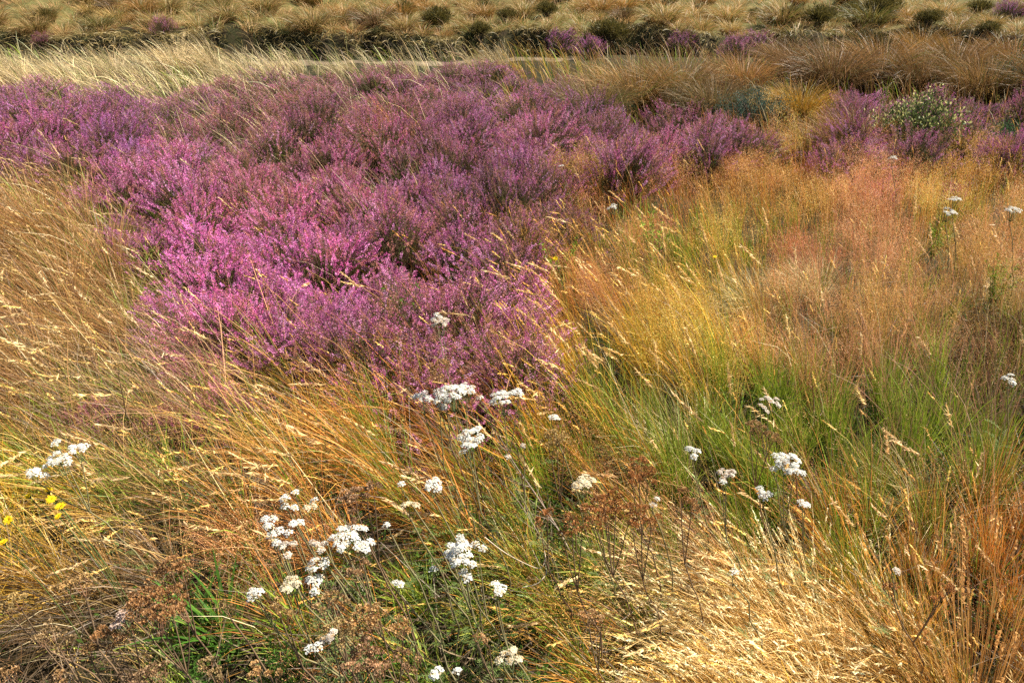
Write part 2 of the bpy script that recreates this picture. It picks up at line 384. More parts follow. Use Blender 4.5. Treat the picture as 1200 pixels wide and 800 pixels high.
def haze():
    mb = MB()
    a = sample_ground(42000, pw=1.0); b = sample_ground(11000, vmin=170, vmax=450, umin=640, umax=1350, pw=.4)
    x, y, z, u, v, f = [np.concatenate(q) for q in zip(a, b)]
    Zp = zone(u, v); hm = heath_mask(u, v)
    keep = R.random(len(x)) < Zp[:, 2]**1.2*np.where(hm, 0.10, 1.0)*np.clip(0.78+0.5*smooth_noise(x-2, y, 2.6)+.25*smooth_noise(x, y+4, 7), .08, 1.2)
    keep &= ~path_mask(x, y)
    x, y, z, u, v, f = [a[keep] for a in (x, y, z, u, v, f)]; Zp = Zp[keep]; n = len(x)
    x0, y0 = x, y; x, y, oaz, ch, ch2 = clump(x, y, .50, .35, 2.0); z = terrain(x, y); dd = np.hypot(x-x0, y-y0)/.35*.65/.50  # share of the way out of its tuft
    lean = np.radians(Zp[:, 3]); az = np.arctan2(np.sin(oaz)*dd*1.5, np.cos(oaz)*dd*1.5-np.sin(lean)) + R.normal(size=n)*0.4
    P, D = arcs(np.stack([x, y, z], 1), R.uniform(.28, .44, n)*(.62+.6*ch2)*np.clip(1.15-.9*dd, .5, 1.1)*np.clip(1-.35*(v-500)/260, .55, 1), az, np.abs(lean*0.4+R.normal(size=n)*.15), lean*1.1+R.normal(size=n)*.3, 5, 1.2)
    base = mixc(Zp[:, 5:8], np.array([.84, .38, .17]), R.uniform(.3, 1, (n, 1)))*R.uniform(.8, 1.3, (n, 1))*(.72+.45*ch[:, None])
    gl = ch2 > .82; base[gl] = base[gl]*np.array([1.02, 1.22, .7]); rs = ch2 < .22; base[rs] = base[rs]*np.array([.85, .72, .75])
    w = .0008*np.clip(f/4, .9, 2.2)
    ribbons(mb, P, w[:, None]*np.array([1.3, 1.1, 1, .8, .4]), perp(D[:, 2]), np.repeat(np.clip(base*.8, 0, .8)[:, None, :], 5, 1))
    m = 44
    s = R.uniform(0, 1, (n, m)); hl = R.uniform(.08, .16, n)
    ax = D[:, -1]
    rad = R.uniform(.2, 1, (n, m))*(0.018+0.028*np.sin(s*PI*0.8+.25))
    off = nrm(np.cross(np.repeat(ax[:, None, :], m, 1), R.normal(size=(n, m, 3))))
    pos = P[:, -1][:, None, :] - ax[:, None, :]*(s*hl[:, None])[:, :, None] + off*rad[:, :, None]
    A = nrm(ax[:, None, :]*0.5 + off*0.5 + R.normal(size=(n, m, 3))*.3 + np.array([0, 0, -.1])).reshape(-1, 3)
    sz = np.repeat(np.clip(f/4, .85, 2.4), m)
    c = np.repeat(base*1.12, m, 0)*R.uniform(.6, 1.4, (n*m, 1))
    diamonds(mb, pos.reshape(-1, 3), A, perp(A), R.uniform(.003, .0058, n*m)*sz, R.uniform(.0013, .0024, n*m)*sz, np.clip(c, 0, .85))
    # hair-thin panicle branches
    b = 5
    q = pos[:, :b].reshape(-1, 3); r0 = (P[:, -1][:, None, :]-ax[:, None, :]*((s[:, :b]*.8+.25)*hl[:, None])[:, :, None]).reshape(-1, 3)
    PP = np.stack([r0, q], 1); ribbons(mb, PP, np.full((len(q), 2), .0005)*np.repeat(np.clip(f/4, .9, 2), b)[:, None], perp(nrm(q-r0)), np.repeat(np.clip(np.repeat(base, b, 0), 0, .8)[:, None, :], 2, 1))
    o = mb.build('panicle_grass', M_grass)
    tag(o, 'airy reddish haze of open grass panicles over the green grass', 'grass', kind='stuff')
haze()

def litter():
    """dead flat stalks and small low leaves close to the soil, near the camera"""
    mb = MB()
    x, y, z, u, v, f = sample_ground(17000, vmin=300, pw=0.3, h=0.05)
    n = len(x)
    az = R.uniform(0, 2*PI, n); th = np.radians(R.uniform(55, 95, n))
    P, D = arcs(np.stack([x, y, z+R.uniform(.0, .12, n)], 1), R.uniform(.08, .30, n), az, th, th+R.normal(size=n)*.3, 4)
    c = mixc(np.array([.07, .045, .025]), np.array([.30, .21, .12]), R.random((n, 1))**2.2)
    ribbons(mb, P, R.uniform(.001, .0026, n)[:, None]*np.array([1, 1, .9, .4]), perp(D[:, 1]), np.repeat(c[:, None, :], 4, 1))
    tag(mb.build('dead_grass_litter', M_grass), 'grey brown dead stalks lying flat under the standing grass', 'litter', kind='stuff')
    mb = MB()
    x, y, z, u, v, f = sample_ground(80000, vmin=350, pw=0.3, h=0.05)
    Zp = zone(u, v); k = R.random(len(x)) < np.clip(Zp[:, 0]*1.4-.1, 0, 1)*np.where((v > 620) & (u < 420), .28, 1)*np.where(smooth_noise(x, y, 6) > -.2, 1, .25)
    x, y, z = x[k], y[k], z[k]; n = len(x)
    P0 = np.stack([x, y, z+R.uniform(.01, .14, n)], 1)
    m = 5
    A = rdir(n*m); A[:, 2] = np.abs(A[:, 2])*.6+.15; A = nrm(A)
    c = mixc(np.array([.025, .06, .01]), np.array([.09, .15, .02]), R.random((n*m, 1)))
    diamonds(mb, np.repeat(P0, m, 0)+R.normal(size=(n*m, 3))*.006, A, perp(A), R.uniform(.008, .022, n*m), R.uniform(.003, .008, n*m), c)
    tag(mb.build('low_herb_leaves', M_leaf), 'small dark green herb leaves growing under the grass near the bottom edge', 'ground cover', kind='stuff')
litter()

# ------------------------------------------------------------------ hillside turf
def hillside():
    mb = MB()
    n = 150000
    yy = 15.4 + (R.random(n)**1.7)*34; xx = R.uniform(-1, 1, n)*(yy*0.82+2)
    t = yy-bank_y(xx); k = t > 0.16; xx, yy = xx[k], yy[k]; n = len(xx)
    p = smooth_noise(xx, yy, 1.3); p2 = smooth_noise(xx+9, yy, 3.5)
    xx, yy, oaz, ch, ch2 = clump(xx, yy, .55, .5, 4.0); z = terrain(xx, yy)
    g = R.random(n) < np.clip(.22+.3*p+(ch2-.5)*.5, .03, .8)
    az = oaz+R.normal(size=n)*.4
    P, D = arcs(np.stack([xx, yy, z], 1), R.uniform(.14, .30, n)*(.55+1.1*ch2), az, np.radians(R.uniform(0, 45, n)), np.radians(R.uniform(50, 120, n)), 4)
    w = R.uniform(.004, .009, n)*np.clip(yy/20, .8, 2)
    dry = mixc(np.array([.66, .43, .17]), np.array([.52, .28, .10]), ch[:, None])*R.uniform(.55, 1.3, (n, 1))*(.7+.5*p2[:, None]**2)
    gr = mixc(np.array([.12, .15, .03]), np.array([.26, .25, .06]), R.random((n, 1)))
    c = np.where(g[:, None], gr, dry)
    ribbons(mb, P, w[:, None]*np.array([1, 1, .8, .2]), perp(D[:, 1]), np.repeat(c[:, None, :], 4, 1))
    n = 26000; xx = R.uniform(-22, 22, n); t = R.uniform(.02, .55, n); yy = bank_y(xx)+t; z = terrain(xx, yy)
    pt = smooth_noise(xx*2, yy, 2.0); k = R.random(n) < .55+.5*pt; xx, yy, z = xx[k], yy[k], z[k]; n = len(xx)
    P, D = arcs(np.stack([xx, yy, z], 1), R.uniform(.12, .34, n), -PI/2+R.normal(size=n)*.7-.5, np.radians(R.uniform(20, 60, n)), np.radians(R.uniform(100, 170, n)), 5)
    c = mixc(np.array([.16, .13, .04]), np.array([.36, .25, .09]), R.random((n, 1)))
    ribbons(mb, P, R.uniform(.006, .012, n)[:, None]*np.array([1, 1, .9, .7, .2]), perp(D[:, 1]), np.repeat(c[:, None, :], 5, 1))
    tag(mb.build('hillside_grass', M_grass), 'short tan and olive grass covering the slope beyond the dark bank', 'grass', kind='stuff')
hillside()

# ------------------------------------------------------------------ heather bushes
def heather_proto(seed, nsp=430, nfl=62, r0=.30, h=.36, fadep=.24, barep=.24):
    r = np.random.default_rng(seed)
    n = nsp
    a = r.uniform(0, 2*PI, n); q = np.sqrt(r.random(n)); 
    lump = 1+.16*np.sin(3*a+seed)+.12*np.sin(5*a+seed*2)
    tx = np.cos(a)*q*r0*lump; ty = np.sin(a)*q*r0*lump
    tz = h*np.sqrt(np.clip(1-(q*.95)**3.6, 0, 1))*(1+.10*np.sin(tx*19+seed)+.10*np.cos(ty*17+seed))+r.normal(size=n)*.022
    tz = np.maximum(tz, .07)
    tip = np.stack([tx, ty, tz], 1)
    A = nrm(np.stack([tx*1.5-.09, ty*1.5, np.full(n, .42)], 1)+r.normal(size=(n, 3))*.10)
    L = r.uniform(.05, .13, n)
    fl = MB(); wo = MB(); lf = MB()
    bare = r.random(n) < barep
    # flower spikes
    s = r.random((n, nfl)); rad = .0062*(1-.65*s)
    od = nrm(np.cross(np.repeat(A[:, None, :], nfl, 1), r.normal(size=(n, nfl, 3))))
    pos = tip[:, None, :]-A[:, None, :]*((1-s)*L[:, None])[:, :, None]+od*rad[:, :, None]*.6
    ax = nrm(od*.8+A[:, None, :]*.55+r.normal(size=(n, nfl, 3))*.25)
    spc = mixc(np.array([.62, .15, .36]), np.array([.88, .46, .66]), r.random((n, 1))**1.4)
    fade = r.random(n) < fadep; spc[fade] = np.array([.50, .24, .17])
    c = spc[:, None, :]*r.uniform(.8, 1.2, (n, 1, 1))*r.uniform(.82, 1.15, (n, nfl, 1))
    c = np.where((r.random((n, nfl, 1)) < .06), np.array([.16, .16, .05]), c)
    k = ~np.repeat(bare[:, None], nfl, 1)
    diamonds(fl, pos[k], ax[k], perp(ax[k], r), r.uniform(.0045, .0075, k.sum()), r.uniform(.0026, .0044, k.sum()), np.clip(c[k], 0, .9))
    # stalk under the spike + woody stems to the base
    b = tip-A*L[:, None]
    P = np.stack([tip, b, b*np.array([.72, .72, .62]), b*np.array([.35, .35, .15])], 1)
    sub = r.random(n) < .6
    tubes(wo, P[sub], np.broadcast_to(np.array([.0005, .0009, .0014, .0022]), (sub.sum(), 4)), np.broadcast_to(np.array([.13, .075, .045]), (sub.sum(), 4, 3)), 3)
    # needle foliage on the lower part
    nl = 16
    s = r.random((n, nl)); base = b[:, None, :]*(1-s[:, :, None]*.45)+np.array([0, 0, .02])
    ax = nrm(A[:, None, :]*.7+r.normal(size=(n, nl, 3))*.6)
    c = mixc(np.array([.04, .07, .012]), np.array([.13, .13, .03]), r.random((n, nl, 1)))
    diamonds(lf, (base+r.normal(size=base.shape)*.008).reshape(-1, 3), ax.reshape(-1, 3), perp(ax.reshape(-1, 3), r), r.uniform(.008, .018, n*nl), r.uniform(.002, .0045, n*nl), c.reshape(-1, 3))
    return [('flower_spikes', fl.mesh('flower_spikes', M_flower)), ('woody_stems', wo.mesh('woody_stems', M_wood)), ('foliage', lf.mesh('foliage', M_leaf))]
HP = [heather_proto(100+i) for i in range(5)]
HPD = [heather_proto(150+i, 400, 50, fadep=.46, barep=.42) for i in range(3)]
HPF = [heather_proto(200+i, 430, 34, fadep=.36, barep=.38) for i in range(3)]

def put(name, parts, loc, rz, s, colr, label, cat, group, sz=None, tilt=(0, 0), tint_parts=('flower_spikes', 'blades', 'seed_heads', 'foliage', 'leaves')):
    e = empty(name, loc, rz, s)
    e.rotation_euler = (tilt[0], tilt[1], rz)
    if sz: e.scale = (s, s, s*sz)
    tag(e, label, cat, group)
    for nm, me in parts:
        o = bpy.data.objects.new(nm, me); COL.objects.link(o); o.parent = e
        o.color = (*colr, 1) if nm in tint_parts else (1, 1, 1, 1)
    return e

HG = 'heather bushes of the purple patch'
def heather_label(u, v):
    if v < 118:
        if u < 200: return 'violet heather bush at the back left edge of the patch, before the pale swept grass'
        if u < 460: return 'mauve heather bush along the back of the patch, before the dirt path'
        return 'mauve heather bush at the back of the patch, left of the big brown tussocks'
    if u > 660: return 'purple heather bush in the tongue of heather reaching right towards the blue green shrub'
    if v < 185:
        if u < 230: return 'violet heather bush in the far left of the patch, above the leaning tan grass'
        if u < 450: return 'dusty mauve heather bush in the crowded far middle of the patch'
        return 'purple heather bush in the far right half of the patch, behind its front mounds'
    if v < 260:
        if u < 260: return 'brownish mauve heather bush beside the leaning tan grass at the left'
        if u < 480: return 'mauve heather bush just behind the brightest magenta mound'
        return 'deep purple heather bush on the right flank above the orange grass'
    if v < 345:
        if u < 420: return 'vivid magenta heather bush in the bright front mound'
        return 'pinkish purple heather bush in the front right mound beside the orange grass'
    if u < 300: return 'vivid magenta heather bush at the front left corner of the mound'
    if u < 470: return 'magenta heather bush on the front edge over dark stems'
    return 'rosy purple heather bush on the front right edge, behind the white yarrow'

def heather_field():
    pts = []
    for uu, vv in [(520, 428), (572, 420), (612, 395), (478, 432), (604, 438), (548, 385), (430, 412), (385, 398), (330, 392), (585, 352), (545, 450), (255, 380), (500, 385)]:
        p = at(uu, vv-8, .28); pts.append((p[0], p[1], uu, vv, 1.0))
    cand = 9000
    u = R.uniform(-260, 1400, cand); v = np.concatenate([R.uniform(72, 200, cand*2//3), R.uniform(200, 470, cand-cand*2//3)])
    x, y, z, ok = unproj(u, v, .28)
    inside = ok & (inpoly(u, v, HEATH) | inpoly(u, v, HEATH_R)); x, y, u, v = x[inside], y[inside], u[inside], v[inside]
    for a, b, uu, vv in zip(x, y, u, v):
        sp_ = .30+.036*max(0, b-4)
        if uu < -120 or uu > 1320: sp_ *= 1.4
        if all((a-p[0])**2+(b-p[1])**2 > (sp_*p[4])**2 for p in pts):
            pts.append((a, b, uu, vv, R.uniform(.85, 1.15)))
            if len(pts) >= 290: break
    return pts
pts = heather_field()
for i, (x, y, u, v, q) in enumerate(pts):
    if u > 960 and R.random() < .25: continue
    d = math.hypot(x, y); s = (.36+.030*max(0, y-4))/.40*q*R.uniform(.95, 1.25)
    t = smooth_noise(np.array([x]), np.array([y]), 1.7)[0]
    vivid = math.exp(-(((u-300)/170)**2+((v-320)/90)**2))
    c = np.array([.76, .70, .76])*(1+.14*t)
    c = c*(1-vivid)+np.array([1.0, .74, 1.05])*vivid
    if u < 200 and v < 200: c = c*np.array([.92, .86, 1.02])
    if 250 < u < 480 and v < 260: c = c*np.array([1.0, 1.0, .85])
    c = c*R.uniform(.78, 1.18)*np.array([R.uniform(.93, 1.07), 1, R.uniform(.9, 1.08)])
    pr = (HPD[i % 3] if (R.random() < .55 and vivid < .45) else HP[i % 5]) if v > 150 else HPF[i % 3]
    if u > 960: lab = 'purple heather bush in the small right hand patch around the pale green shrub'; g = 'heather bushes of the right patch'
    else: lab = heather_label(u, v); g = HG
    put('heather_bush', pr, (x, y, float(terrain(x, y))-.02), R.uniform(0, 6.28), s, c, lab, 'heather', g, sz=R.uniform(.82, 1.25)/max(1, s)**.5*(.72 if v < 125 else 1))
# low sparse heather growing through the grass
for (u, v, s, lab) in [(225, 425, .62, 'low faded pink heather bush growing through grass below the magenta mound'),
                  (262, 462, .55, 'lowest small pink heather tuft tangled in the leaning grass at left'),
                  (200, 470, .5, 'small dull heather tuft left of the lowest pink one in the grass'),
                  (95, 470, .45, 'tiny mauve heather tuft in tan grass above the left white yarrow'),
                  (1120, 215, .5, 'faint pink heather tuft in front of the right heather patch'),
                  (1030, 215, .6, 'pinkish heather bush straight below the pale green shrub')]:
    p = at(u, v, .18); put('heather_bush', HP[int(u) % 5], (p[0], p[1], p[2]-.2), u, s, (.9, .72, .70), lab, 'heather', None)

# ------------------------------------------------------------------ tussocks
def tussock_proto(seed, n=420, L=(.35, .75), base=.09, droop=1.5, w=(.0025, .005), c0=(.20, .14, .05), c1=(.50, .34, .13), wind=.35, heads=False, green=.12, hl=(.05, .09), hc=(.72, .56, .30)):
    r = np.random.default_rng(seed); mb = MB()
    a = r.uniform(0, 2*PI, n); q = np.sqrt(r.random(n))
    root = np.stack([np.cos(a)*q*base, np.sin(a)*q*base, np.zeros(n)], 1)
    dx = np.cos(a)*q-wind*1.2; dy = np.sin(a)*q; az = np.arctan2(dy, dx)+r.normal(size=n)*.2
    a0 = np.clip(np.hypot(dx, dy)*.45+r.normal(size=n)*.08, 0, 1.2); a1 = a0+droop*r.uniform(.35, 1, n)
    Ln = r.uniform(*L, n)
    P, D = arcs(root, Ln, az, a0, a1, 6, 1.4, .1, r)
    S = nrm(np.cross(D[:, 3], rdir(n, r)))
    W = r.uniform(*w, n)[:, None]*np.array([1, 1, .95, .8, .5, .12])
    c = mixc(np.array(c0), np.array(c1), r.random((n, 1)))
    g = r.random(n) < green; c[g] = np.array([.16, .18, .04])
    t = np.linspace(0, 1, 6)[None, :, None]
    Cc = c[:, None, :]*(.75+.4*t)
    ribbons(mb, P, W, S, Cc)
    out = []
    if heads:
        m2 = mb if heads < .1 else MB(); k = r.random(n) < heads
        global R
        Rs = R; R = r
        head_spikelets(m2, P[k], D[k], r.uniform(*hl, k.sum()), r.uniform(*((.0045, .007) if hl[0] < .04 else (.007, .012)), k.sum()), np.repeat(np.array([hc]), k.sum(), 0)*r.uniform(.8, 1.2, (k.sum(), 1)), 16)
        R = Rs
        if heads >= .1: out.append(('seed_heads', m2.mesh('seed_heads', M_grass)))
    return [('blades', mb.mesh('blades', M_grass))]+out
T_far = [tussock_proto(300+i, 800, (.20, .46), .15, 2.1, (.0035, .007), (.18, .12, .04), (.50, .33, .13), .22, green=.2) for i in range(4)]
T_brown = [tussock_proto(320+i, 1900, (.34, .70), .17, 1.9, (.0026, .0048), (.16, .10, .04), (.50, .31, .12), .22) for i in range(2)]
T_gold = [tussock_proto(330, 2000, (.36, .66), .16, 1.9, (.0026, .0048), (.28, .16, .02), (.66, .36, .05), .15, green=.12)]
T_pale = [tussock_proto(340+i, 520, (.40, .85), .12, 1.1, (.003, .006), (.38, .28, .14), (.74, .58, .32), .75, heads=.12, hl=(.06, .12)) for i in range(2)]
T_left = [tussock_proto(350+i, 620, (.45, .90), .12, 1.0, (.0018, .0035), (.26, .15, .06), (.64, .38, .13), .75, heads=.06, hl=(.05, .09)) for i in range(2)]
T_straw = [tussock_proto(360+i, 1100, (.26, .52), .11, 1.9, (.0013, .0024), (.56, .30, .06), (.93, .68, .30), .8, heads=.34, green=.06, hl=(.03, .06), hc=(.92, .74, .42)) for i in range(2)]
T_upright = [tussock_proto(370, 260, (.35, .58), .07, .2, (.0016, .0028), (.32, .16, .05), (.56, .30, .10), .12, heads=.35, hl=(.04, .08), hc=(.62, .36, .14), green=.05)]
T_grey = [tussock_proto(380, 700, (.25, .48), .09, 1.7, (.0016, .003), (.36, .27, .10), (.80, .64, .34), .6, green=.3)]

TG = {}
def tuss(u, v, h, protos, s, colr, label, name='grass_tussock', cat='tussock', group=None, rz=None, sz=None):
    p = at(u, v, h); x, y = p[0], p[1]
    return put(name, protos[int(R.integers(len(protos)))], (x, y, float(terrain(x, y))-.02), R.uniform(-.5, .5) if rz is None else rz, s, colr, label, cat, group, sz=sz)

# pale swept tussocks in front of the path, back left
for (u, v, s, c, lab) in [(20, 88, 1.0, 1, 'pale straw tussock at the far left edge behind the violet heather'),
    (75, 84, .9, .95, 'pale swept tussock second from the left behind the heather'), (130, 82, 1.0, .9, 'pale tussock behind the heather, just left of the grey green one'),
    (165, 82, .8, .6, 'greyish green tussock in the pale grass row behind the heather'), (205, 78, 1.15, 1.05, 'tall pale swept tussock in the row behind the heather, seed stalks rising'),
    (248, 76, 1.2, .95, 'tallest tan tussock in the back row, stalks reaching over the dark bank'), (285, 84, .9, .8, 'brown tussock at the right end of the pale row behind heather'),
    (330, 78, .7, .9, 'small pale tussock beside the left end of the dirt path'), (440, 80, .45, .8, 'dull low tan tussock in front of the middle of the dirt path'),
    (485, 79, .6, .9, 'pale streaky tussock before the dirt path in the middle'), (395, 78, .6, .75, 'low straw tussock behind the mauve heather before the path'),
    (545, 76, .5, .85, 'low straw tussock covering part of the dirt path, right of its middle'), (410, 70, .45, .9, 'small straw tuft standing on the dirt path'),
    (350, 72, .5, .95, 'pale tuft on the left part of the dirt path'), (590, 72, .9, .7, 'grey brown tussock at the right part of the dirt path')]:
    tuss(u, v, .2, T_pale, s*.8, (c, c*.97, c*.92), lab)
# brown tussock ridge on the right
ridge = [(700, 112, 1.0, T_brown, (.75, .80, .75), 'dark olive tussock at the left end of the right hand ridge'),
 (740, 104, 1.15, T_brown, (1.05, .95, .8), 'broad tan brown tussock second on the right hand ridge'),
 (790, 100, 1.15, T_brown, (1.0, .9, .75), 'orange tan tussock above the tongue of heather'),
 (835, 112, .95, T_brown, (.8, .82, .8), 'dull olive tussock left of the blue green shrub'),
 (870, 84, 1.0, T_brown, (1.1, .9, .75), 'rusty tussock behind the blue green shrub'),
 (940, 112, .88, T_gold, (.82, .78, .7), 'round golden tussock right of the blue green shrub'),
 (975, 82, 1.15, T_brown, (.75, .66, .66), 'mauve brown tussock behind the golden one'),
 (1030, 76, 1.25, T_brown, (1.0, .86, .70), 'large swept brown tussock in the middle of the right ridge'),
 (1075, 84, 1.1, T_brown, (.85, .75, .7), 'grey brown tussock left of the tan one on the right ridge'),
 (1120, 72, 1.15, T_brown, (1.1, .95, .8), 'tan tussock above the right heather patch'),
 (1150, 92, 1.0, T_brown, (1.0, .9, .75), 'smaller tan tussock just behind the right heather patch'),
 (1185, 66, 1.1, T_brown, (1.15, .9, .65), 'orange brown tussock at the right edge near the dark shrub'),
 (1240, 100, 1.1, T_brown, (1, .9, .75), 'brown tussock beyond the right edge shrub'),
 (1010, 150, .8, T_brown, (1.05, .85, .55), 'small ochre tussock left of the pale green shrub'),
 (950, 150, .7, T_brown, (.8, .7, .45), 'low brown tussock under the golden one'),
 (920, 60, .9, T_brown, (1.0, .85, .75), 'pinkish brown tussock behind the ridge near the mauve strip'),
 (1080, 50, .9, T_gold, (.95, .85, .9), 'amber tussock high on the right ridge')]
for (u, v, s, pr, c, lab) in ridge: tuss(u, v+2, .3, pr, s*R.uniform(.9, 1.12), np.array(c)*R.uniform(.6, 1.0), lab, sz=1.15)
# leaning tan tussocks at the left edge
for (u, v, s, lab) in [(-40, 280, 1.0, 'leaning tan tussock half out of the left side'), (30, 260, 1.0, 'big leaning tan tussock at the left edge beside the heather'),
    (75, 245, .95, 'tan tussock with long stalks just left of the brownish heather'), (110, 290, .85, 'orange tan tussock right of the big left edge ones'),
    (60, 330, .85, 'thin tan tussock below the big leaning ones at left'), (130, 350, .7, 'short tan tussock touching the magenta mound at its left'),
    (20, 410, .75, 'straw tussock at left edge above the white yarrow'), (-60, 380, .9, 'tan tussock outside the left side')]:
    tuss(u, v, .3, T_left, s*.85, (.72, .58, .48), lab)
for (u, v, s, c, lab) in [(470, 150, .75, (1.1, .62, .35), 'single orange tussock standing in the middle of the heather'),
    (445, 140, .7, (.9, .85, .7), 'thin dull tussock left of the orange one in the heather'),
    (735, 185, .4, (1.1, 1.1, 1.1), 'small whitish grass tuft in front of the tongue of heather'),
    (570, 410, .6, (.75, .72, .5), 'brown upright grass tuft inside the front right heather')]:
    tuss(u, v, .3, T_left, s, c, lab)
# sunlit straw tussocks bottom right
for (u, v, s, c, lab) in [(940, 835, 1.05, 1.0, 'pale straw tussock at the bottom, swept left with shining seed heads'),
    (1050, 830, 1.0, .92, 'orange stemmed straw tussock fanning out at the bottom right'), (1010, 760, .9, 1.0, 'bright straw tussock behind the fanning one'),
    (915, 740, .95, 1.05, 'brightest cream tussock flattened by wind near the rust seed heads'), (880, 900, .9, 1.0, 'cream tussock cut by the bottom edge, leftmost of the straw ones'),
    (1120, 850, .95, .9, 'straw tussock at the bottom edge near the right corner'), (990, 930, 1.0, 1.0, 'straw tussock below the bottom edge')]:
    tuss(u, v, .12, T_straw, s*.94, (c, c, c*.97), lab, name='straw_tussock')
for (u, v, s, c, lab) in [(1185, 770, 1.0, 1.0, 'tall upright rust coloured grass clump at the right edge'), 
    (1195, 900, .7, .9, 'upright rust grass clump in the bottom right corner')]:
    tuss(u, v, .25, T_upright, s, (c, c*.98, c*.9), lab, name='tall_grass_clump', cat='grass clump')
for (u, v, s, lab) in [(800, 520, .85, 'whitish green sprawling tussock right of the white yarrow'), (1085, 585, .78, 'grey green sprawling tussock in the green grass at right'),
    (885, 345, .8, 'bleached arching tussock over a dark hollow'), (955, 325, .75, 'bleached tuft right of the arching one over the dark hollow'), (1190, 330, .6, 'pale tuft at right edge in bright green grass')]:
    tuss(u, v, .15, T_grey, s, (1, 1, .95), lab, name='sprawling_tussock')

# tussocks scattered over the far slope
FG = 'tussocks on the far slope'
def slope_scatter():
    pts = []
    for _ in range(9000):
        y = 15.7+(R.random()**1.6)*17; x = R.uniform(-1, 1)*(y*.78+1)
        if y-bank_y(x) < .45: continue
        if all((x-a)**2+(y-b)**2 > .56**2*(1+.07*(y-15.7)) for a, b in pts):
            pts.append((x, y))
            if len(pts) >= 285: break
    return pts
for (x, y) in slope_scatter():
    z = float(terrain(x, y)); u, v, f = proj(x, y, z+.2)
    k = R.random()
    if k < .6: c = np.array([1, .95, .85]); nm = 'straw coloured'
    elif k < .8: c = np.array([.95, .74, .52]); nm = 'orange brown'
    elif k < .92: c = np.array([.55, .62, .45]); nm = 'olive'
    else: c = np.array([.5, .42, .45]); nm = 'dark mauve brown'
    lab = f'{nm} tussock on the far slope, ' + ('at the left above the dark bank' if u < 400 else 'in the middle above the dark bank' if u < 760 else 'at the right behind the tussock ridge')
    c = c*R.uniform(.8, 1.35)
    put('grass_tussock', T_far[int(R.integers(4))], (x, y, z-.02), R.uniform(-.6, .6), R.uniform(.7, 1.65), c, lab, 'tussock', FG)

# ------------------------------------------------------------------ shrubs
def shrub_proto(seed, w=.4, h=.45, nb=70, nl=3500, ls=(.012, .03), lw=.45, c0=(.03, .05, .015), c1=(.10, .13, .04), clump=26, top=None):
    r = np.random.default_rng(seed); br = MB(); lf = MB()
    th = r.uniform(0, 2*PI, nb); q = r.random(nb)**.6
    tip = np.stack([np.cos(th)*q*w*.9, np.sin(th)*q*w*.9, h*(.45+.55*np.sqrt(1-q**2*.8))*r.uniform(.75, 1.05, nb)], 1)
    t = np.linspace(0, 1, 6)[None, :, None]
    root = r.normal(size=(nb, 1, 3))*np.array([.03, .03, 0])
    P = root*(1-t)+tip[:, None, :]*t; P[..., 2] += (.10*np.sin(t*PI))[..., 0]*h; P[:, 1:5] += r.normal(size=(nb, 4, 3))*.012
    tubes(br, P, np.linspace(.006, .0012, 6)[None, :]*np.ones((nb, 1)), np.broadcast_to(np.array([.10, .075, .055]), (nb, 6, 3)), 4)
    ctr = tip[r.integers(nb, size=nl)]; s = r.random((nl, 1))**1.4*.45
    pos = ctr*(1-s)+r.normal(size=(nl, 3))*np.array([.035, .035, .03])*(w/.4)
    pos[:, 2] = np.maximum(pos[:, 2], .01)
    A = nrm(nrm(pos+np.array([0, 0, .1]))+r.normal(size=(nl, 3))*.6)
    c = mixc(np.array(c0), np.array(c1), r.random((nl, 1)))
    if top is not None:
        m = (r.random(nl) < .6) & (s[:, 0] < .05); c[m] = np.array(top)*r.uniform(.7, 1.2, (m.sum(), 1))
    le = r.uniform(*ls, nl); diamonds(lf, pos, A, perp(A, r), le, le*lw, c)
    return [('branches', br.mesh('branches', M_wood)), ('leaves', lf.mesh('leaves', M_leaf))]
S_dark = [shrub_proto(400+i, ls=(.04, .11), lw=.15, c0=(.04, .045, .012), c1=(.15, .13, .045)) for i in range(2)]
S_blue = shrub_proto(410, .42, .5, 80, 5000, (.012, .026), .35, (.03, .055, .05), (.09, .14, .13))
S_pale = shrub_proto(420, .30, .42, 40, 3600, (.010, .022), .5, (.04, .06, .015), (.11, .14, .04), top=(.52, .50, .18))
def shrub(u, v, h, pr, s, c, lab, name='dark_shrub', cat='shrub', sz=None, grp=None):
    p = at(u, v, h); put(name, pr, (p[0], p[1], float(terrain(p[0], p[1]))-.02), R.uniform(0, 6), s, c, lab, cat, grp, sz=sz)
shrub(885, 128, .25, S_blue, .95, (.9, 1.0, .75), 'blue green shrub between the olive tussock and the golden one', 'heath_shrub')
shrub(848, 128, .2, S_blue, .7, (1, 1.05, .9), 'smaller grey green shrub left of the blue green one', 'heath_shrub')
shrub(1070, 163, .25, S_pale, 1.5, (1, 1, 1), 'pale green leafy shrub standing in the right heather patch', 'leafy_shrub')
shrub(1196, 98, .3, S_blue, 1.05, (.6, .75, .45), 'dark green shrub cut by the right edge', 'heath_shrub', sz=1.2)
shrub(1142, 100, .2, S_blue, .5, (.8, .9, .8), 'small dark shrub behind the right heather patch', 'heath_shrub')
shrub(985, 128, .2, S_blue, .7, (.6, .75, .4), 'dark shrub hidden between the golden tussock and the right heather', 'heath_shrub')
shrub(1175, 168, .2, S_blue, .8, (.7, .95, .35), 'dark green bush at the right end of the right heather patch', 'heath_shrub')
shrub(1015, 62, .2, S_dark[1], 1.0, (.8, .7, .65), 'dusky mauve brown bush behind the large swept tussock', 'heath_shrub')
shrub(715, 128, .2, S_blue, .7, (.5, .65, .35), 'dark bush at the foot of the leftmost olive tussock', 'heath_shrub')
shrub(1180, 395, .15, S_dark[0], .5, (1, .7, .6), 'low dark weed at the right edge below the bright green tuft', 'dark_shrub')
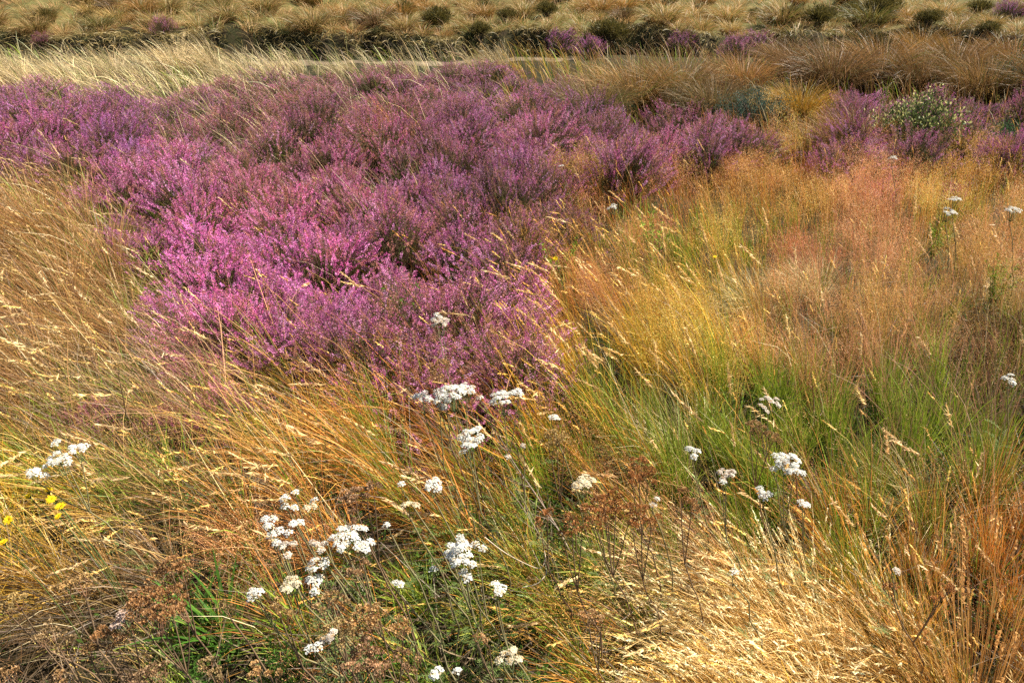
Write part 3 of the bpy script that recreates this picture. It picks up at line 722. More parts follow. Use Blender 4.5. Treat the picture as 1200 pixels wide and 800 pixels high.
for i, (u, v, s, lab) in enumerate([(52, 14, .8, 'dark olive shrub at the top left on the far slope'), (474, 10, 1.0, 'dark round shrub at the top, left of the middle'),
    (568, 5, .8, 'small dark shrub touching the top edge in the middle'), (563, 31, .8, 'dark shrub just above the bank in the middle'), (593, 14, .8, 'olive shrub upper right of the one above the bank'),
    (513, 24, 1.3, 'tall dark shrub leaning above the bank, left of the middle'), (542, 22, .6, 'faint olive shrub right of the tall leaning one'), (640, 9, .9, 'grey green shrub at the top, right of the middle'),
    (713, 42, 1.5, 'large blackish shrub on the bank right of the purple heather'), (735, 12, .7, 'dark shrub near the top above the large blackish one'), (960, 22, 1.3, 'dark bush between tussocks at the upper right'),
    (928, 17, 1.0, 'dark bush left of the upper right one'), (1033, 14, 1.5, 'widest dark bush at the top right'), (1000, 8, .9, 'dark bush touching the top left of the widest one'), (1148, 8, 1.0, 'dark rounded shrub at the top right corner'),
    (1160, 30, .8, 'dark green shrub below the top right corner'), (1090, 20, 1.0, 'rusty dark bush right of the widest one'), (885, 12, .7, 'dark shrub left of the upper right group'), (260, 12, .7, 'faint olive shrub on the far slope at left')]):
    shrub(u, v, .2, S_dark[i % 2], s*.75, (1.1, .95, .7), lab, grp='dark shrubs on the far slope')
# heather and dark scrub along the bank
for (u, v, s, c, lab) in [(657, 52, 1.3, (.9, .75, 1.05), 'bright purple heather bush on the far bank in the middle'), (693, 56, 1.1, (.85, .7, 1), 'purple heather bush right of the bright one on the bank'),
    (797, 52, 1.2, (.75, .7, .8), 'dusky heather bush on the bank behind the brown tussocks'), (885, 54, 1.3, (.8, .7, .85), 'mauve heather strip bush behind the rusty tussock'), (862, 58, 1.1, (.8, .75, .8), 'dull heather bush left of the mauve strip one'),
    (1180, 14, 1.2, (.7, .65, .85), 'violet heather bush at the top right corner'), (50, 46, .9, (.55, .4, .45), 'dusky heather bush on the bank at far left'), (190, 30, 1, (.7, .6, .65), 'faded heather bush on the slope at left')]:
    p = at(u, v, .2); put('heather_bush', HPF[0], (p[0], p[1], float(terrain(p[0], p[1]))-.02), u, s, c, lab, 'heather', None)
BG = 'dark scrub hanging on the bank'
for i, x in enumerate(np.arange(-13.2, 7.0, .62)):
    x = x+R.uniform(-.15, .15); y = float(bank_y(x))+R.uniform(.0, .45); s = R.uniform(.15, .52)
    if R.random() < .25: continue
    u, v, f = proj(x, y, terrain(x, y)+.1)
    lab = 'dark low scrub hanging over the shaded bank, ' + ('left of the dirt path' if u < 280 else 'behind the dirt path' if u < 640 else 'behind the brown tussocks')
    put('bank_scrub', S_dark[i % 2], (x, y, float(terrain(x, y))-.05), R.uniform(0, 6), s, (.7, .75, .7), lab, 'scrub', BG, sz=.7)

# ------------------------------------------------------------------ yarrow
DT = [1.0]
def floret_dome(mb, c, n_up, rad, style, r, nf, fs=.0024):
    """one small rounded cluster of flowers"""
    up = n_up; a1 = nrm(np.cross(up, np.array([.3, 1, .2]))[None])[0]; a2 = np.cross(up, a1)
    k = np.arange(nf)+.5; q = np.sqrt(k/nf); th = k*2.39996+r.uniform(0, 6)
    X = np.cos(th)*q*rad*r.uniform(.92, 1.08, nf); Y = np.sin(th)*q*rad*r.uniform(.92, 1.08, nf); Zz = rad*.50*(1-q**2)+r.normal(size=nf)*.0006
    P = c+X[:, None]*a1+Y[:, None]*a2+Zz[:, None]*up
    nn = nrm(up*1.0+(X[:, None]*a1+Y[:, None]*a2)/rad*.6+r.normal(size=(nf, 3))*.12)
    b1 = nrm(np.cross(nn, np.array([.1, .9, .3]))); b2 = np.cross(nn, b1)
    if style == 'dead':
        cc = np.array([.44, .28, .13])*r.uniform(.6, 1.4, (nf, 1))*DT[0]
        for s in range(3):
            A = nrm(nn+rdir(nf, r)*.7); diamonds(mb, P-A*fs*.8, A, perp(A, r), fs*2.4, fs*2.0, cc)
        return
    base = {'white': (.66, .65, .60), 'cream': (.62, .54, .38), 'pink': (.64, .48, .38), 'lacy': (.56, .50, .42)}[style]
    shade_ = r.uniform(.78, 1.08, (nf, 1))*np.where(r.random((nf, 1)) < .12, np.array([[.8, .62, .4]]), np.ones((1, 3)))
    for s in range(5):
        an = s*2*PI/5+r.uniform(0, 1.2, nf)
        A = nrm(np.cos(an)[:, None]*b1+np.sin(an)[:, None]*b2+nn*r.uniform(-.1, .5, (nf, 1))); Sd = np.cross(nn, A)
        cc = np.array(base)*shade_
        diamonds(mb, P+A*fs*.15, A, Sd, fs*1.35, fs*1.15, np.clip(cc, 0, .9))
    cc = np.array({'white': (.66, .62, .44), 'cream': (.5, .36, .16), 'pink': (.45, .25, .15), 'lacy': (.40, .25, .15)}[style])*np.ones((nf, 3))
    diamonds(mb, P-b1*fs*.45+nn*fs*.35, b1, b2, fs*.9, fs*.9, cc)

def yarrow_head(c, D, tilt, style, r):
    """corymb: several domes packed in a disc, on short rays from a hub below"""
    fl = MB(); ry = MB()
    K = max(1, int(round((D/.0175)**2*.62))); nf = 13
    k = np.arange(K)+.5; q = np.sqrt(k/K); th = k*2.39996+r.uniform(0, 6)
    rr = D/2*.84; gap = {'white': .93, 'cream': .86, 'pink': .86, 'lacy': .72, 'dead': .82}[style]
    asp = r.uniform(.72, 1.0); rot = r.uniform(0, PI)
    ux = np.cos(th)*q*rr*r.uniform(.8, 1.1, K); uy = np.sin(th)*q*rr*asp*r.uniform(.8, 1.1, K)
    X = ux*math.cos(rot)-uy*math.sin(rot); Y = ux*math.sin(rot)+uy*math.cos(rot)
    up = tilt; a1 = nrm(np.cross(up, np.array([.3, 1, .2]))[None])[0]; a2 = np.cross(up, a1)
    Zz = D*.16*(1-(X**2+Y**2)/rr**2)+r.normal(size=K)*.0042
    P = c+X[:, None]*a1+Y[:, None]*a2+Zz[:, None]*up
    hub = c-up*D*.55
    for p in P:
        out = nrm((up+(p-c)/max(D, .01)*.7)[None])[0]
        floret_dome(fl, p, out, .0098*gap*r.uniform(.85, 1.12), style, r, nf, .0024 if D > .03 else .0021)
    t = np.linspace(0, 1, 4)[None, :, None]
    PP = hub[None, None, :]*(1-t)+P[:, None, :]*t-up*(.010*np.sin(t*PI))
    PP = PP + (P-hub)[:, None, :]*0
    col = (.13, .16, .06) if style != 'dead' else (.22, .11, .06)
    tubes(ry, PP-up*.002, np.full((K, 4), .0007), np.broadcast_to(np.array(col), (K, 4, 3)), 3)
    return fl, ry, hub

def yarrow(heads, h, label, style='white', lean=.14, group='white yarrow plants', leaves=True, cat='yarrow', name='yarrow_plant', stalk=None):
    """heads: list of (u, v, width px[, style]) measured in the photograph; h is the height of the flowers"""
    r = np.random.default_rng(int(heads[0][0]*7+heads[0][1]))
    pos = []; 
    for hd in heads:
        p = at(hd[0], hd[1], h+(.0 if len(heads) == 1 else r.uniform(-.02, .02))); pos.append(p)
    ctr = np.mean(pos, 0)
    rx, ry_ = ctr[0]+lean*r.uniform(.6, 1.2), ctr[1]+r.uniform(-.05, .08)
    root = np.array([rx, ry_, float(terrain(rx, ry_))])
    e = empty(name, root); tag(e, label, cat, group)
    sd = stalk or ((.16, .10, .055) if style == 'dead' else (.20, .17, .08))
    st = MB(); hubs = []
    fork = None
    for hd, p in zip(heads, pos):
        sty = hd[3] if len(hd) > 3 else style
        u, v, f = proj(*p); D = max(hd[2]*float(f)/FPX*1.12, .016)
        tilt = nrm(np.array([[r.normal()*.14-.06, r.normal()*.12-.05, 1]]))[0]
        fl, rys, hub = yarrow_head(p-root, D, tilt, sty, r)
        fo = fl.build('flower_head' if sty != 'dead' else 'seed_head', M_white if sty != 'dead' else M_grass, e)
        rys.build('rays', M_wood, fo)
        hubs.append(hub)
    hubs = np.array(hubs); hc = hubs.mean(0)
    fork = hc*np.array([.80, .80, .70]) if len(hubs) > 1 else hc*.97
    t = np.linspace(0, 1, 8)[:, None]
    main = fork[None]*t; main[:, 0] += .03*np.sin(t[:, 0]*PI)+.0; main[1:-1] += r.normal(size=(6, 3))*.004
    tubes(st, main[None], np.linspace(.0024, .0016, 8)[None], np.broadcast_to(np.array(sd), (1, 8, 3)), 6)
    for hb in hubs:
        t = np.linspace(0, 1, 5)[:, None]; q = fork*(1-t)+hb*t; q[:, 2] += -.012*np.sin(t[:, 0]*PI)
        tubes(st, q[None], np.linspace(.0016, .0011, 5)[None], np.broadcast_to(np.array(sd), (1, 5, 3)), 5)
    st.build('stem', M_wood, e)
    if leaves:
        lf = MB(); nlv = 9
        for i in range(nlv):
            tt = r.uniform(.05, .85); base = fork*tt; az = r.uniform(0, 2*PI); L = r.uniform(.03, .075)
            P, Dd = arcs(base[None], L, np.array([az]), np.array([.7]), np.array([1.5]), 9)
            P = P[0]; Dd = Dd[0]; g = np.array([.12, .16, .045])*r.uniform(.7, 1.5) if style != 'dead' else np.array([.20, .12, .06])
            up_ = np.array([0, 0, 1.]); 
            for sgn in (-1, 1):
                sd_ = nrm(np.cross(Dd, up_))*sgn
                A = nrm(sd_+Dd*.5+r.normal(size=(9, 3))*.2); lw = .009*np.sin(np.linspace(.25, 1, 9)*PI*.92)+.002
                diamonds(lf, P, A, nrm(np.cross(A, up_)), lw, .0018, np.repeat(g[None], 9, 0))
            ribbons(lf, P[None], np.full((1, 9), .0012), np.array([[.6, .8, 0]]), np.broadcast_to(g, (1, 9, 3)))
        lf.build('leaves', M_leaf, e)
    return e

Y = 'white yarrow plants'
YL = [
 ([(42, 556, 22), (68, 541, 32), (92, 527, 26), (68, 519, 14)], .50, 'white', 'white yarrow in a slanting row of heads, above the yellow flowers at left'),
 ([(494, 468, 30), (512, 474, 14)], .55, 'white', 'small flat white yarrow at the heather edge, left of the widest head'),
 ([(528, 463, 40), (545, 457, 26), (519, 472, 20)], .56, 'white', 'widest flat white yarrow head in front of the heather'),
 ([(588, 468, 36), (606, 463, 18), (565, 467, 10)], .55, 'white', 'flat white yarrow right of the widest head, at the heather edge'),
 ([(552, 512, 34), (548, 525, 22)], .55, 'white', 'tall dense white yarrow head on a dark stem below the flat ones'),
 ([(649, 491, 16)], .54, 'white', 'small single white yarrow right of the flat heads'),
 ([(509, 570, 24)], .52, 'white', 'neat white yarrow head in the middle of the picture, above two smaller ones'),
 ([(473, 570, 11)], .5, 'white', 'tiny white yarrow head left of the neat one'),
 ([(479, 593, 18)], .5, 'cream', 'small creamy yarrow head below the neat white one'),
 ([(456, 616, 9)], .48, 'white', 'tiny greyish yarrow bud cluster below the creamy one'),
 ([(333, 587, 15), (341, 594, 17), (346, 580, 10)], .52, 'white', 'three small white yarrow heads topmost in the left cluster'),
 ([(362, 595, 14, 'cream'), (371, 589, 10, 'white')], .52, 'cream', 'creamy yarrow pair right of the topmost three'),
 ([(314, 613, 18), (322, 625, 16), (316, 622, 14)], .52, 'white', 'loose white yarrow at the left side of the big cluster'),
 ([(346, 613, 17), (341, 622, 14)], .52, 'white', 'white yarrow pair in the middle of the big cluster'),
 ([(335, 640, 26, 'lacy'), (326, 633, 14, 'white')], .5, 'lacy', 'greyish lacy yarrow head above a rusty patch in the cluster'),
 ([(374, 639, 24)], .5, 'lacy', 'speckled yarrow head left of the brightest pair'),
 ([(405, 629, 34), (420, 622, 18), (428, 641, 24), (397, 636, 18)], .52, 'white', 'brightest large white yarrow at the right of the cluster'),
 ([(371, 665, 24), (378, 660, 12)], .48, 'white', 'white yarrow head below the speckled one'),
 ([(368, 685, 24)], .46, 'white', 'low white yarrow head right of the creamy pair'),
 ([(340, 684, 26), (335, 692, 16)], .46, 'cream', 'creamy fading yarrow beside a low white head'),
 ([(299, 699, 22), (300, 690, 14)], .46, 'white', 'white yarrow lowest at the left of the big cluster'),
 ([(537, 645, 30), (530, 652, 22), (545, 658, 24), (537, 638, 18)], .52, 'white', 'large domed white yarrow over green leaves in the middle bottom'),
 ([(561, 642, 15), (546, 674, 16)], .5, 'white', 'two small white yarrow heads flanking the large domed one'),
 ([(508, 669, 11)], .46, 'white', 'tiny white yarrow left of the large domed one'),
 ([(584, 690, 22), (580, 697, 14)], .48, 'white', 'white yarrow head low right of the large domed one'),
 ([(467, 682, 16)], .44, 'white', 'small loose white yarrow left of the domed one, by a brown stalk'),
 ([(597, 772, 32)], .42, 'cream', 'round creamy yarrow head over dark ground at the bottom'),
 ([(514, 788, 20), (532, 788, 15)], .4, 'white', 'white yarrow pair at the bottom edge'),
 ([(142, 727, 32)], .46, 'pink', 'pinkish cream yarrow head alone in the dark bottom left'),
 ([(366, 758, 16), (388, 748, 22, 'lacy')], .47, 'white', 'greyish white yarrow pair near the bottom, above brown seed heads'),
 ([(683, 567, 32)], .52, 'cream', 'lacy cream yarrow head above the rust brown seed heads'),
 ([(766, 588, 13)], .48, 'lacy', 'small greyish yarrow right of the rust brown seed heads'),
 ([(812, 529, 19)], .5, 'white', 'white yarrow head alone in the green grass right of centre'),
 ([(921, 541, 34), (930, 552, 22), (912, 548, 18)], .56, 'white', 'large white yarrow on dark stems, above the straw tussocks'),
 ([(895, 578, 20)], .5, 'white', 'white yarrow head just below the large one on dark stems'),
 ([(941, 589, 13), (944, 594, 9)], .48, 'white', 'small white yarrow right below the large one'),
 ([(850, 557, 26, 'lacy'), (848, 567, 12, 'white')], .52, 'lacy', 'brownish open yarrow head with a few white flowers'),
 ([(903, 471, 24), (895, 480, 14)], .52, 'lacy', 'faded lacy yarrow in the green grass above the large white one'),
 ([(1183, 445, 17)], .5, 'white', 'white yarrow head alone near the right edge'),
 ([(1112, 250, 18)], .5, 'white', 'white yarrow in the pink grass, lower of the upper right pair'),
 ([(1119, 235, 15)], .55, 'white', 'white yarrow in the pink grass, higher of the upper right pair'),
 ([(1187, 248, 20)], .5, 'white', 'white yarrow in the tan grass at the right edge, level with the pair'),
 ([(1046, 186, 9)], .5, 'white', 'tiny white yarrow at the edge of the right heather patch'),
 ([(1048, 664, 13)], .45, 'lacy', 'tiny greyish yarrow in rust grass right of the straw tussocks'),
 ([(860, 675, 10)], .46, 'white', 'tiny white yarrow inside the straw tussocks'),
 ([(517, 380, 26, 'lacy'), (511, 372, 12, 'white')], .58, 'lacy', 'whitish yarrow standing inside the front of the heather'),
 ([(718, 244, 13)], .5, 'white', 'tiny white yarrow at the right tip of the heather'),
 ([(658, 194, 6)], .5, 'white', 'minute white yarrow at the back between heather and orange grass'),
 ([(593, 537, 8), (614, 520, 7)], .48, 'lacy', 'tiny grey yarrow buds on bare twigs right of the tall dense head'),
]
for heads, h, sty, lab in YL: yarrow(heads, h+.04, lab, sty)
for heads, h, lab in [
 ([(516, 433, 26), (508, 445, 12)], .60, 'light brown dead yarrow head in front of the heather'),
 ([(170, 700, 34), (200, 700, 34), (185, 722, 34), (212, 716, 24), (160, 715, 24)], .44, 'broad rusty dead yarrow of many heads in the lower left'),
 ([(118, 745, 22), (135, 752, 20), (153, 742, 13)], .38, 'rusty dead yarrow just below the pinkish cream head'),
 ([(108, 762, 18), (100, 765, 14)], .36, 'small brown dead yarrow at the lower left of the pinkish head'),
 ([(265, 712, 18)], .44, 'single brown dead yarrow head left of the lowest white head'),
 ([(425, 728, 34), (440, 722, 28), (470, 738, 26)], .44, 'orange brown dead yarrow above the bottom edge'),
 ([(430, 772, 34), (445, 785, 24), (412, 780, 22), (430, 757, 20)], .40, 'brown dead yarrow cluster at the bottom edge'),
 ([(170, 792, 26), (185, 788, 22), (150, 797, 20)], .34, 'brown dead yarrow cut by the bottom edge at left'),
 ([(10, 787, 16), (70, 797, 22)], .36, 'brown dead yarrow in the bottom left corner'),
 ([(415, 605, 14)], .5, 'pale brown dead yarrow head above the brightest white one'),
 ([(413, 583, 26), (438, 572, 15), (428, 578, 16)], .5, 'tan dead yarrow right of the small top heads'),
 ([(705, 592, 24), (720, 585, 22), (690, 600, 20), (713, 605, 24), (735, 600, 22), (700, 612, 18)], .48, 'dark rust dead yarrow of many heads in the middle'),
 ([(750, 548, 26), (743, 560, 18), (760, 558, 16)], .52, 'rust dead yarrow on an upright stem right of the cream one'),
 ([(652, 510, 20), (645, 522, 20), (662, 518, 16)], .5, 'dark brown dead yarrow under the small single white one'),
 ([(137, 432, 10), (105, 412, 14)], .5, 'straw coloured dead seed head in the leaning grass at left'),
 ([(420, 655, 16), (428, 664, 14), (413, 672, 14)], .46, 'brown dead yarrow spray under the brightest white one'),
 ([(890, 505, 18), (905, 512, 18), (880, 498, 14)], .5, 'dark dead yarrow below the faded lacy one'),
 ([(75, 690, 22), (95, 684, 20)], .42, 'dim brown dead yarrow in the shade at lower left'),
 ([(240, 780, 18), (255, 790, 16)], .34, 'small dead yarrow by the broad green blades at the bottom'),
 ([(200, 660, 20), (215, 668, 18), (190, 672, 16)], .44, 'dull brown dead yarrow above the broad rusty one at lower left'),
 ([(325, 712, 16), (338, 722, 14)], .42, 'small tan dead yarrow below the creamy fading one'),
 ([(60, 740, 20), (45, 748, 18), (75, 752, 16)], .38, 'dark brown dead yarrow left of the small brown one at lower left'),
 ([(385, 700, 16), (398, 708, 16), (375, 712, 14)], .42, 'tan dead yarrow between the low white head and the orange brown one'),
 ([(300, 790, 20), (318, 784, 16)], .36, 'brown dead yarrow at the bottom edge right of the broad green blades'),
 ([(20, 700, 18), (8, 712, 16)], .40, 'dim dead yarrow at the left edge of the shaded corner'),
 ([(560, 745, 12), (572, 750, 10)], .38, 'tiny brown dead yarrow above the round creamy head'),
 ([(690, 720, 16), (702, 728, 14)], .40, 'brown dead yarrow left of the straw tussocks'),
 ([(668, 610, 18), (680, 622, 18), (660, 625, 14)], .48, 'rust brown dead yarrow just left of the darkest rust one'),
 ([(752, 600, 16), (765, 612, 16), (742, 615, 14)], .48, 'rust brown dead yarrow under the small greyish yarrow'),
 ([(800, 580, 14), (812, 590, 14)], .48, 'rusty dead yarrow between the small greyish and the brownish open one'),
 ([(395, 738, 26), (410, 748, 22), (385, 750, 18)], .42, 'brown dead yarrow left of the orange brown one near the bottom'),
 ([(470, 770, 18), (484, 780, 18)], .38, 'brown dead yarrow right of the cluster at the bottom edge'),
 ([(640, 600, 14), (632, 610, 12)], .44, 'sparse dead yarrow left of the dark rust one'),
 ([(1045, 690, 14), (1110, 690, 16), (1100, 700, 14)], .42, 'rusty dead seed heads between straw and upright rust grass')]:
    DT[0] = np.array([.9, .66, .48]) if ('rust ' in lab and 'lower left' not in lab) else np.array([.8, .66, .55]) if 'rusty' in lab else R.uniform(.6, 1.2)*np.array([1, R.uniform(.9, 1.1), R.uniform(.8, 1.1)])
    yarrow([(a_, b_, c_*1.25) for a_, b_, c_ in heads], h+.08, lab, 'dead', .10, 'dead brown yarrow plants', False, 'dead yarrow', 'dead_yarrow')

# ------------------------------------------------------------------ yellow flowers
def hawk(u, v, w, h, lab):
    r = np.random.default_rng(int(u+v)); p = at(u, v, h); f = float(proj(*p)[2]); D = .82*w*f/FPX
    root = np.array([p[0]+.08, p[1]+.02, 0]); root[2] = float(terrain(root[0], root[1]))
    e = empty('hawkweed', root); tag(e, lab, 'flower', 'yellow hawkweed flowers')
    c = p-root; up = nrm(np.array([[r.normal()*.2, -.25+r.normal()*.2, 1]]))[0]; a1 = nrm(np.cross(up, [0, 1, 0.1])[None])[0]; a2 = np.cross(up, a1)
    fl = MB()
    for ring, n, L, tl in ((0, 16, D*.5, .15), (1, 12, D*.36, .45), (2, 8, D*.2, .9)):
        an = np.arange(n)*2*PI/n+ring+r.normal(size=n)*.06
        A = nrm(np.cos(an)[:, None]*a1+np.sin(an)[:, None]*a2+up*tl); S = np.cross(A, up)
        diamonds(fl, c+A*.001, A, nrm(S), L*r.uniform(.85, 1.1, n), D*.13, np.repeat(np.array([[.85, .58, .015]]), n, 0)*r.uniform(.8, 1.05, (n, 1)))
    fl.build('petals', M_flower, e)
    cu = MB(); q = c[None]-up*np.linspace(0, .010, 4)[:, None]
    tubes(cu, q[None], np.array([[.004, .0045, .0035, .001]]), np.broadcast_to(np.array([.08, .12, .03]), (1, 4, 3)), 6); cu.build('calyx', M_leaf, e)
    st = MB(); t = np.linspace(0, 1, 7)[:, None]; q = (c-up*.01)*t; q[:, 0] += .02*np.sin(t[:, 0]*PI)
    tubes(st, q[None], np.full((1, 7), .0011), np.broadcast_to(np.array([.14, .18, .05]), (1, 7, 3)), 5); st.build('stem', M_leaf, e)
for a in [(57, 574, 14, .46, 'yellow flower topmost of the group at left, below the white yarrow'), (60, 585, 15, .46, 'yellow flower in the middle of the left group'),
    (71, 593, 16, .46, 'yellow flower right of the middle one in the left group'), (68, 605, 12, .45, 'darker yellow flower lowest of the left group'), (33, 581, 11, .45, 'small yellow flower left of the group'),
    (10, 609, 15, .45, 'yellow flower at the left edge, upper of two'), (4, 635, 15, .45, 'yellow flower at the left edge, lower of two'),
    (651, 303, 9, .5, 'small yellow flower at the right side of the heather over a green weed'), (838, 301, 6, .5, 'tiny yellow flower in golden grass near the arching tussock')]: hawk(*a)

# ------------------------------------------------------------------ bare twigs, green weeds, dock spikes
def twig(pxs, h0, h1, r0, c, lab, seed, nb=5):
    r = np.random.default_rng(seed); n = len(pxs)
    hs = np.linspace(h0, h1, n); P = np.array([at(u, v, h) for (u, v), h in zip(pxs, hs)])
    t = np.linspace(0, n-1, 14); Q = np.stack([np.interp(t, np.arange(n), P[:, i]) for i in range(3)], 1)
    Q[1:-1] = (Q[:-2]+Q[1:-1]*2+Q[2:])/4; root = Q[0].copy(); root[2] = float(terrain(root[0], root[1]))
    if h0 < .1: Q[0] = root
    else: root = Q[len(Q)//2].copy(); root[2] = float(terrain(root[0], root[1]))
    e = empty('dead_stalk', root); tag(e, lab, 'stalk')
    mb = MB(); Q = Q-root; cc = np.array(c)
    tubes(mb, Q[None], np.linspace(r0, r0*.45, 14)[None], np.broadcast_to(cc, (1, 14, 3)), 6); mb.build('stem', M_wood, e)
    for i in range(nb):
        j = int(r.integers(4, 13)); d = nrm((Q[min(j+1, 13)]-Q[j-1])[None]); az = math.atan2(d[0, 1], d[0, 0])+r.choice([-1, 1])*r.uniform(.4, .9)
        b, _ = arcs(Q[j][None], r.uniform(.05, .14), np.array([az]), np.array([r.uniform(.4, 1.1)]), np.array([r.uniform(.2, 1.2)]), 6)
        m2 = MB(); tubes(m2, b, np.linspace(r0*.5, r0*.2, 6)[None], np.broadcast_to(cc*.9, (1, 6, 3)), 4); m2.build('twig', M_wood, e)
twig([(690, 690), (655, 620), (625, 575), (600, 540), (585, 510)], .03, .52, .0030, (.30, .22, .17), 'long grey brown bare stalk slanting up to the left, middle of the picture', 1, 9)
twig([(665, 700), (640, 640), (610, 590), (585, 560)], .03, .42, .0022, (.26, .19, .14), 'thinner bare stalk left of the long slanting one', 2, 6)
twig([(620, 665), (618, 610), (612, 560), (606, 525)], .03, .5, .0022, (.11, .06, .05), 'dark upright twig under the tiny grey buds', 3, 6)
twig([(570, 650), (568, 600), (560, 560), (553, 530)], .03, .50, .0024, (.12, .06, .04), 'dark stem under the tall dense yarrow', 4, 4)
twig([(568, 629), (590, 647), (615, 660), (634, 668), (640, 655), (638, 645)], .40, .44, .0013, (.62, .48, .32), 'bleached curled straw stalk right of the domed yarrow', 5, 0)
twig([(612, 688), (630, 684), (641, 672), (639, 660)], .40, .44, .0011, (.60, .48, .32), 'short bleached curl of straw below the curled stalk', 6, 0)
twig([(955, 520), (954, 490), (953, 465), (952, 450)], .03, .5, .0022, (.20, .07, .05), 'dark red dock stalk in the green grass right of centre', 7, 3)
twig([(940, 640), (935, 600), (933, 560), (930, 535)], .03, .55, .0026, (.16, .07, .05), 'dark stem in the rust grass below the large white yarrow', 8, 4)
twig([(1197, 430), (1196, 400), (1195, 375), (1193, 365)], .1, .5, .0028, (.14, .05, .05), 'dark red dock stalk at the right edge', 9, 2)
twig([(1125, 330), (1121, 300), (1118, 275), (1117, 262)], .1, .48, .0018, (.16, .09, .07), 'thin dark stalk under the upper right yarrow pair', 10, 2)
for i, (px, lab) in enumerate([([(300, 640), (250, 560), (215, 500), (195, 470)], 'long straw stalk crossing the leaning grass at left'),
    ([(190, 520), (120, 420), (60, 350), (45, 322)], 'tall straw stalk with a pale tip at left'), ([(420, 640), (330, 520), (270, 450)], 'straw stalk leaning over the pink heather tufts'),
    ([(140, 250), (90, 200), (40, 175), (5, 165)], 'long arching stalk across the tan tussocks at upper left')]):
    twig(px, .05, .6, .0014, (.70, .54, .26), lab, 20+i, 0)

def weed(u, v, s, lab, wide=False, c=(.16, .28, .03)):
    r = np.random.default_rng(int(u*3+v)); p = at(u, v, .1); root = np.array([p[0], p[1], float(terrain(p[0], p[1]))])
    e = empty('green_weed', root, 0, s); tag(e, lab, 'weed'); lf = MB()
    if wide:
        n = 26; az = r.uniform(0, 2*PI, n)
        P, D = arcs(r.normal(size=(n, 3))*np.array([.015, .015, 0]), r.uniform(.12, .30, n), az, r.uniform(.1, .6, n), r.uniform(.6, 1.6, n), 7)
        side = nrm(np.cross(D[:, 3], np.array([0, 0, 1.])))
        ribbons(lf, P, r.uniform(.006, .011, n)[:, None]*np.array([.5, .9, 1, 1, .8, .5, .1]), side, np.repeat((np.array(c)*r.uniform(.6, 1.2, (n, 1)))[:, None, :], 7, 1))
    else:
        st = MB(); n = 9; az = r.uniform(0, 2*PI, n)
        P, D = arcs(np.zeros((n, 3)), r.uniform(.22, .42, n), az, np.full(n, .1), r.uniform(.2, .7, n), 8)
        tubes(st, P, np.full((n, 8), .0014), np.broadcast_to(np.array([.12, .16, .04]), (n, 8, 3)), 4); st.build('stems', M_leaf, e)
        m = 60; idx = r.integers(n, size=n*m); t = r.uniform(1.5, 7, n*m); i0 = t.astype(int).clip(0, 6); fr = (t-i0)[:, None]
        pos = P[idx, i0]*(1-fr)+P[idx, i0+1]*fr
        A = nrm(r.normal(size=(n*m, 3))+np.array([0, 0, .7])); diamonds(lf, pos, A, perp(A, r), r.uniform(.015, .035, n*m), r.uniform(.004, .009, n*m), np.array(c)*r.uniform(.6, 1.3, (n*m, 1)))
    lf.build('leaves', M_leaf, e)
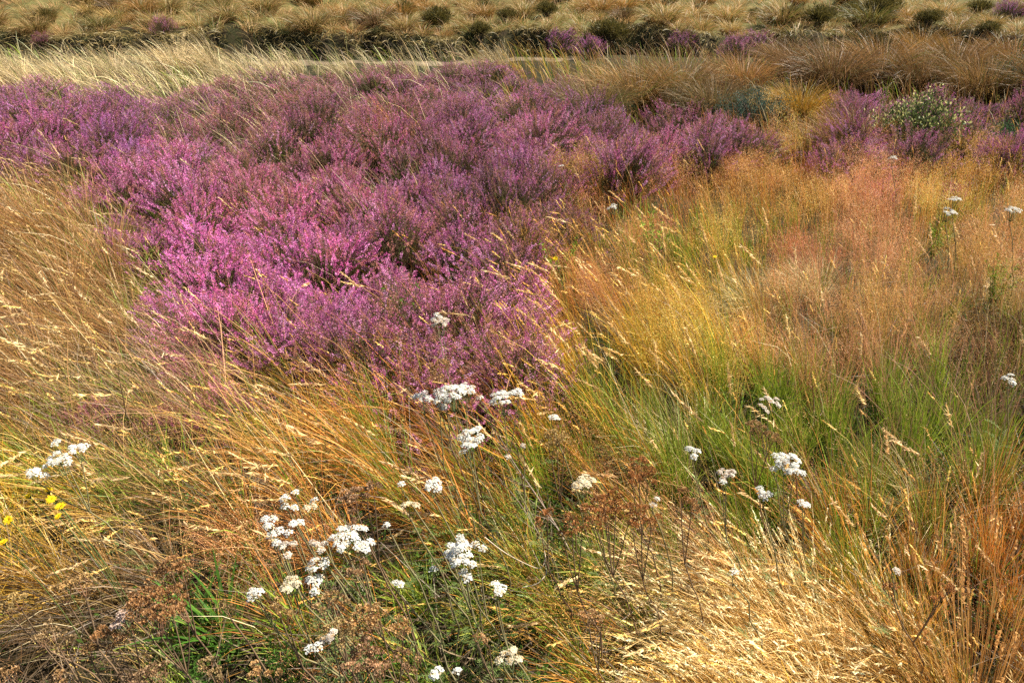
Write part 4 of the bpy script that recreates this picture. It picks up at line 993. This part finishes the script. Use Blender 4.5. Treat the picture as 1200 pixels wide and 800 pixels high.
for a in [(655, 325, .8, 'bright green leafy weed at the right side of the heather', False, (.22, .36, .03)), (765, 300, .9, 'bright green weed in golden grass right of the heather', False, (.22, .36, .04)),
    (1095, 290, .8, 'yellow green weed in the pink grass at right', False, (.26, .36, .04)), (1165, 350, .9, 'bright green weed near the right edge', False, (.22, .34, .04)),
    (480, 395, .9, 'dark green weed in a gap of the front heather', False, (.12, .20, .02)), (265, 735, 1.0, 'clump of broad green blades at the bottom left', True, (.06, .15, .015)),
    (225, 725, .8, 'smaller broad leaved green clump left of the bigger one', True, (.07, .15, .02)), (870, 495, 1.0, 'lush green clump left of the faded lacy yarrow', True, (.17, .26, .03)),
    (1060, 560, .9, 'lush green clump in the grass at right', True, (.16, .24, .03)), (330, 780, .55, 'dark green leafy weed near the bottom edge at left', False, (.07, .15, .02)),
    (240, 790, .5, 'dark green weed left of the other near the bottom edge', False, (.07, .15, .02)), (600, 720, .5, 'green leafy weed under the low white yarrow', False, (.12, .22, .02)),
    (500, 655, .5, 'soft green weed left of the domed yarrow', False, (.14, .25, .03)), (1140, 560, .7, 'green weed near the right side above rust grass', False, (.18, .28, .04)),
    (455, 785, .5, 'green weed beside the brown heads at the bottom', False, (.08, .17, .02)), (640, 800, .5, 'dark green weed at the bottom edge near the creamy head', False, (.08, .16, .02))]: weed(*a)

# ------------------------------------------------------------------ light, sky, camera
EL = math.radians(52); AZ = math.radians(72)     # azimuth measured from +y towards +x
w = bpy.data.worlds.new('World'); sc.world = w; w.use_nodes = True
nt = w.node_tree; bg = nt.nodes['Background']; sky = nt.nodes.new('ShaderNodeTexSky'); sky.sky_type = 'NISHITA'
sky.sun_disc = False; sky.sun_elevation = EL; sky.sun_rotation = AZ; sky.air_density = 1.0; sky.dust_density = 0.6
nt.links.new(sky.outputs[0], bg.inputs[0]); bg.inputs[1].default_value = 0.05
sl = bpy.data.lights.new('sun', 'SUN'); sl.energy = 5.0; sl.angle = math.radians(.53); sl.color = (1, .94, .83)
so = bpy.data.objects.new('sun', sl); COL.objects.link(so); so.location = (8, 6, 14)
so.rotation_euler = (PI/2-EL, 0, -AZ+PI)
from mathutils import Vector
sd = Vector((math.sin(AZ)*math.cos(EL), math.cos(AZ)*math.cos(EL), math.sin(EL)))
so.rotation_euler = sd.to_track_quat('Z', 'Y').to_euler()
cam = bpy.data.cameras.new('camera'); co = bpy.data.objects.new('camera', cam); COL.objects.link(co)
cam.sensor_width = 36; cam.lens = 36*FPX/1200; cam.clip_end = 600; cam.clip_start = .05
co.location = (0, 0, CH); co.rotation_euler = (PI/2-PITCH, 0, 0); sc.camera = co
sc.view_settings.view_transform = 'Standard'; sc.view_settings.look = 'None'; sc.view_settings.gamma = 1
sc.view_settings.exposure = 1.42
cy = sc.cycles; cy.max_bounces = 4; cy.diffuse_bounces = 3; cy.transmission_bounces = 2; cy.glossy_bounces = 1; cy.transparent_max_bounces = 4
cy.use_denoising = False; cy.use_adaptive_sampling = False; cy.sample_clamp_indirect = 6
cy.caustics_reflective = False; cy.caustics_refractive = False
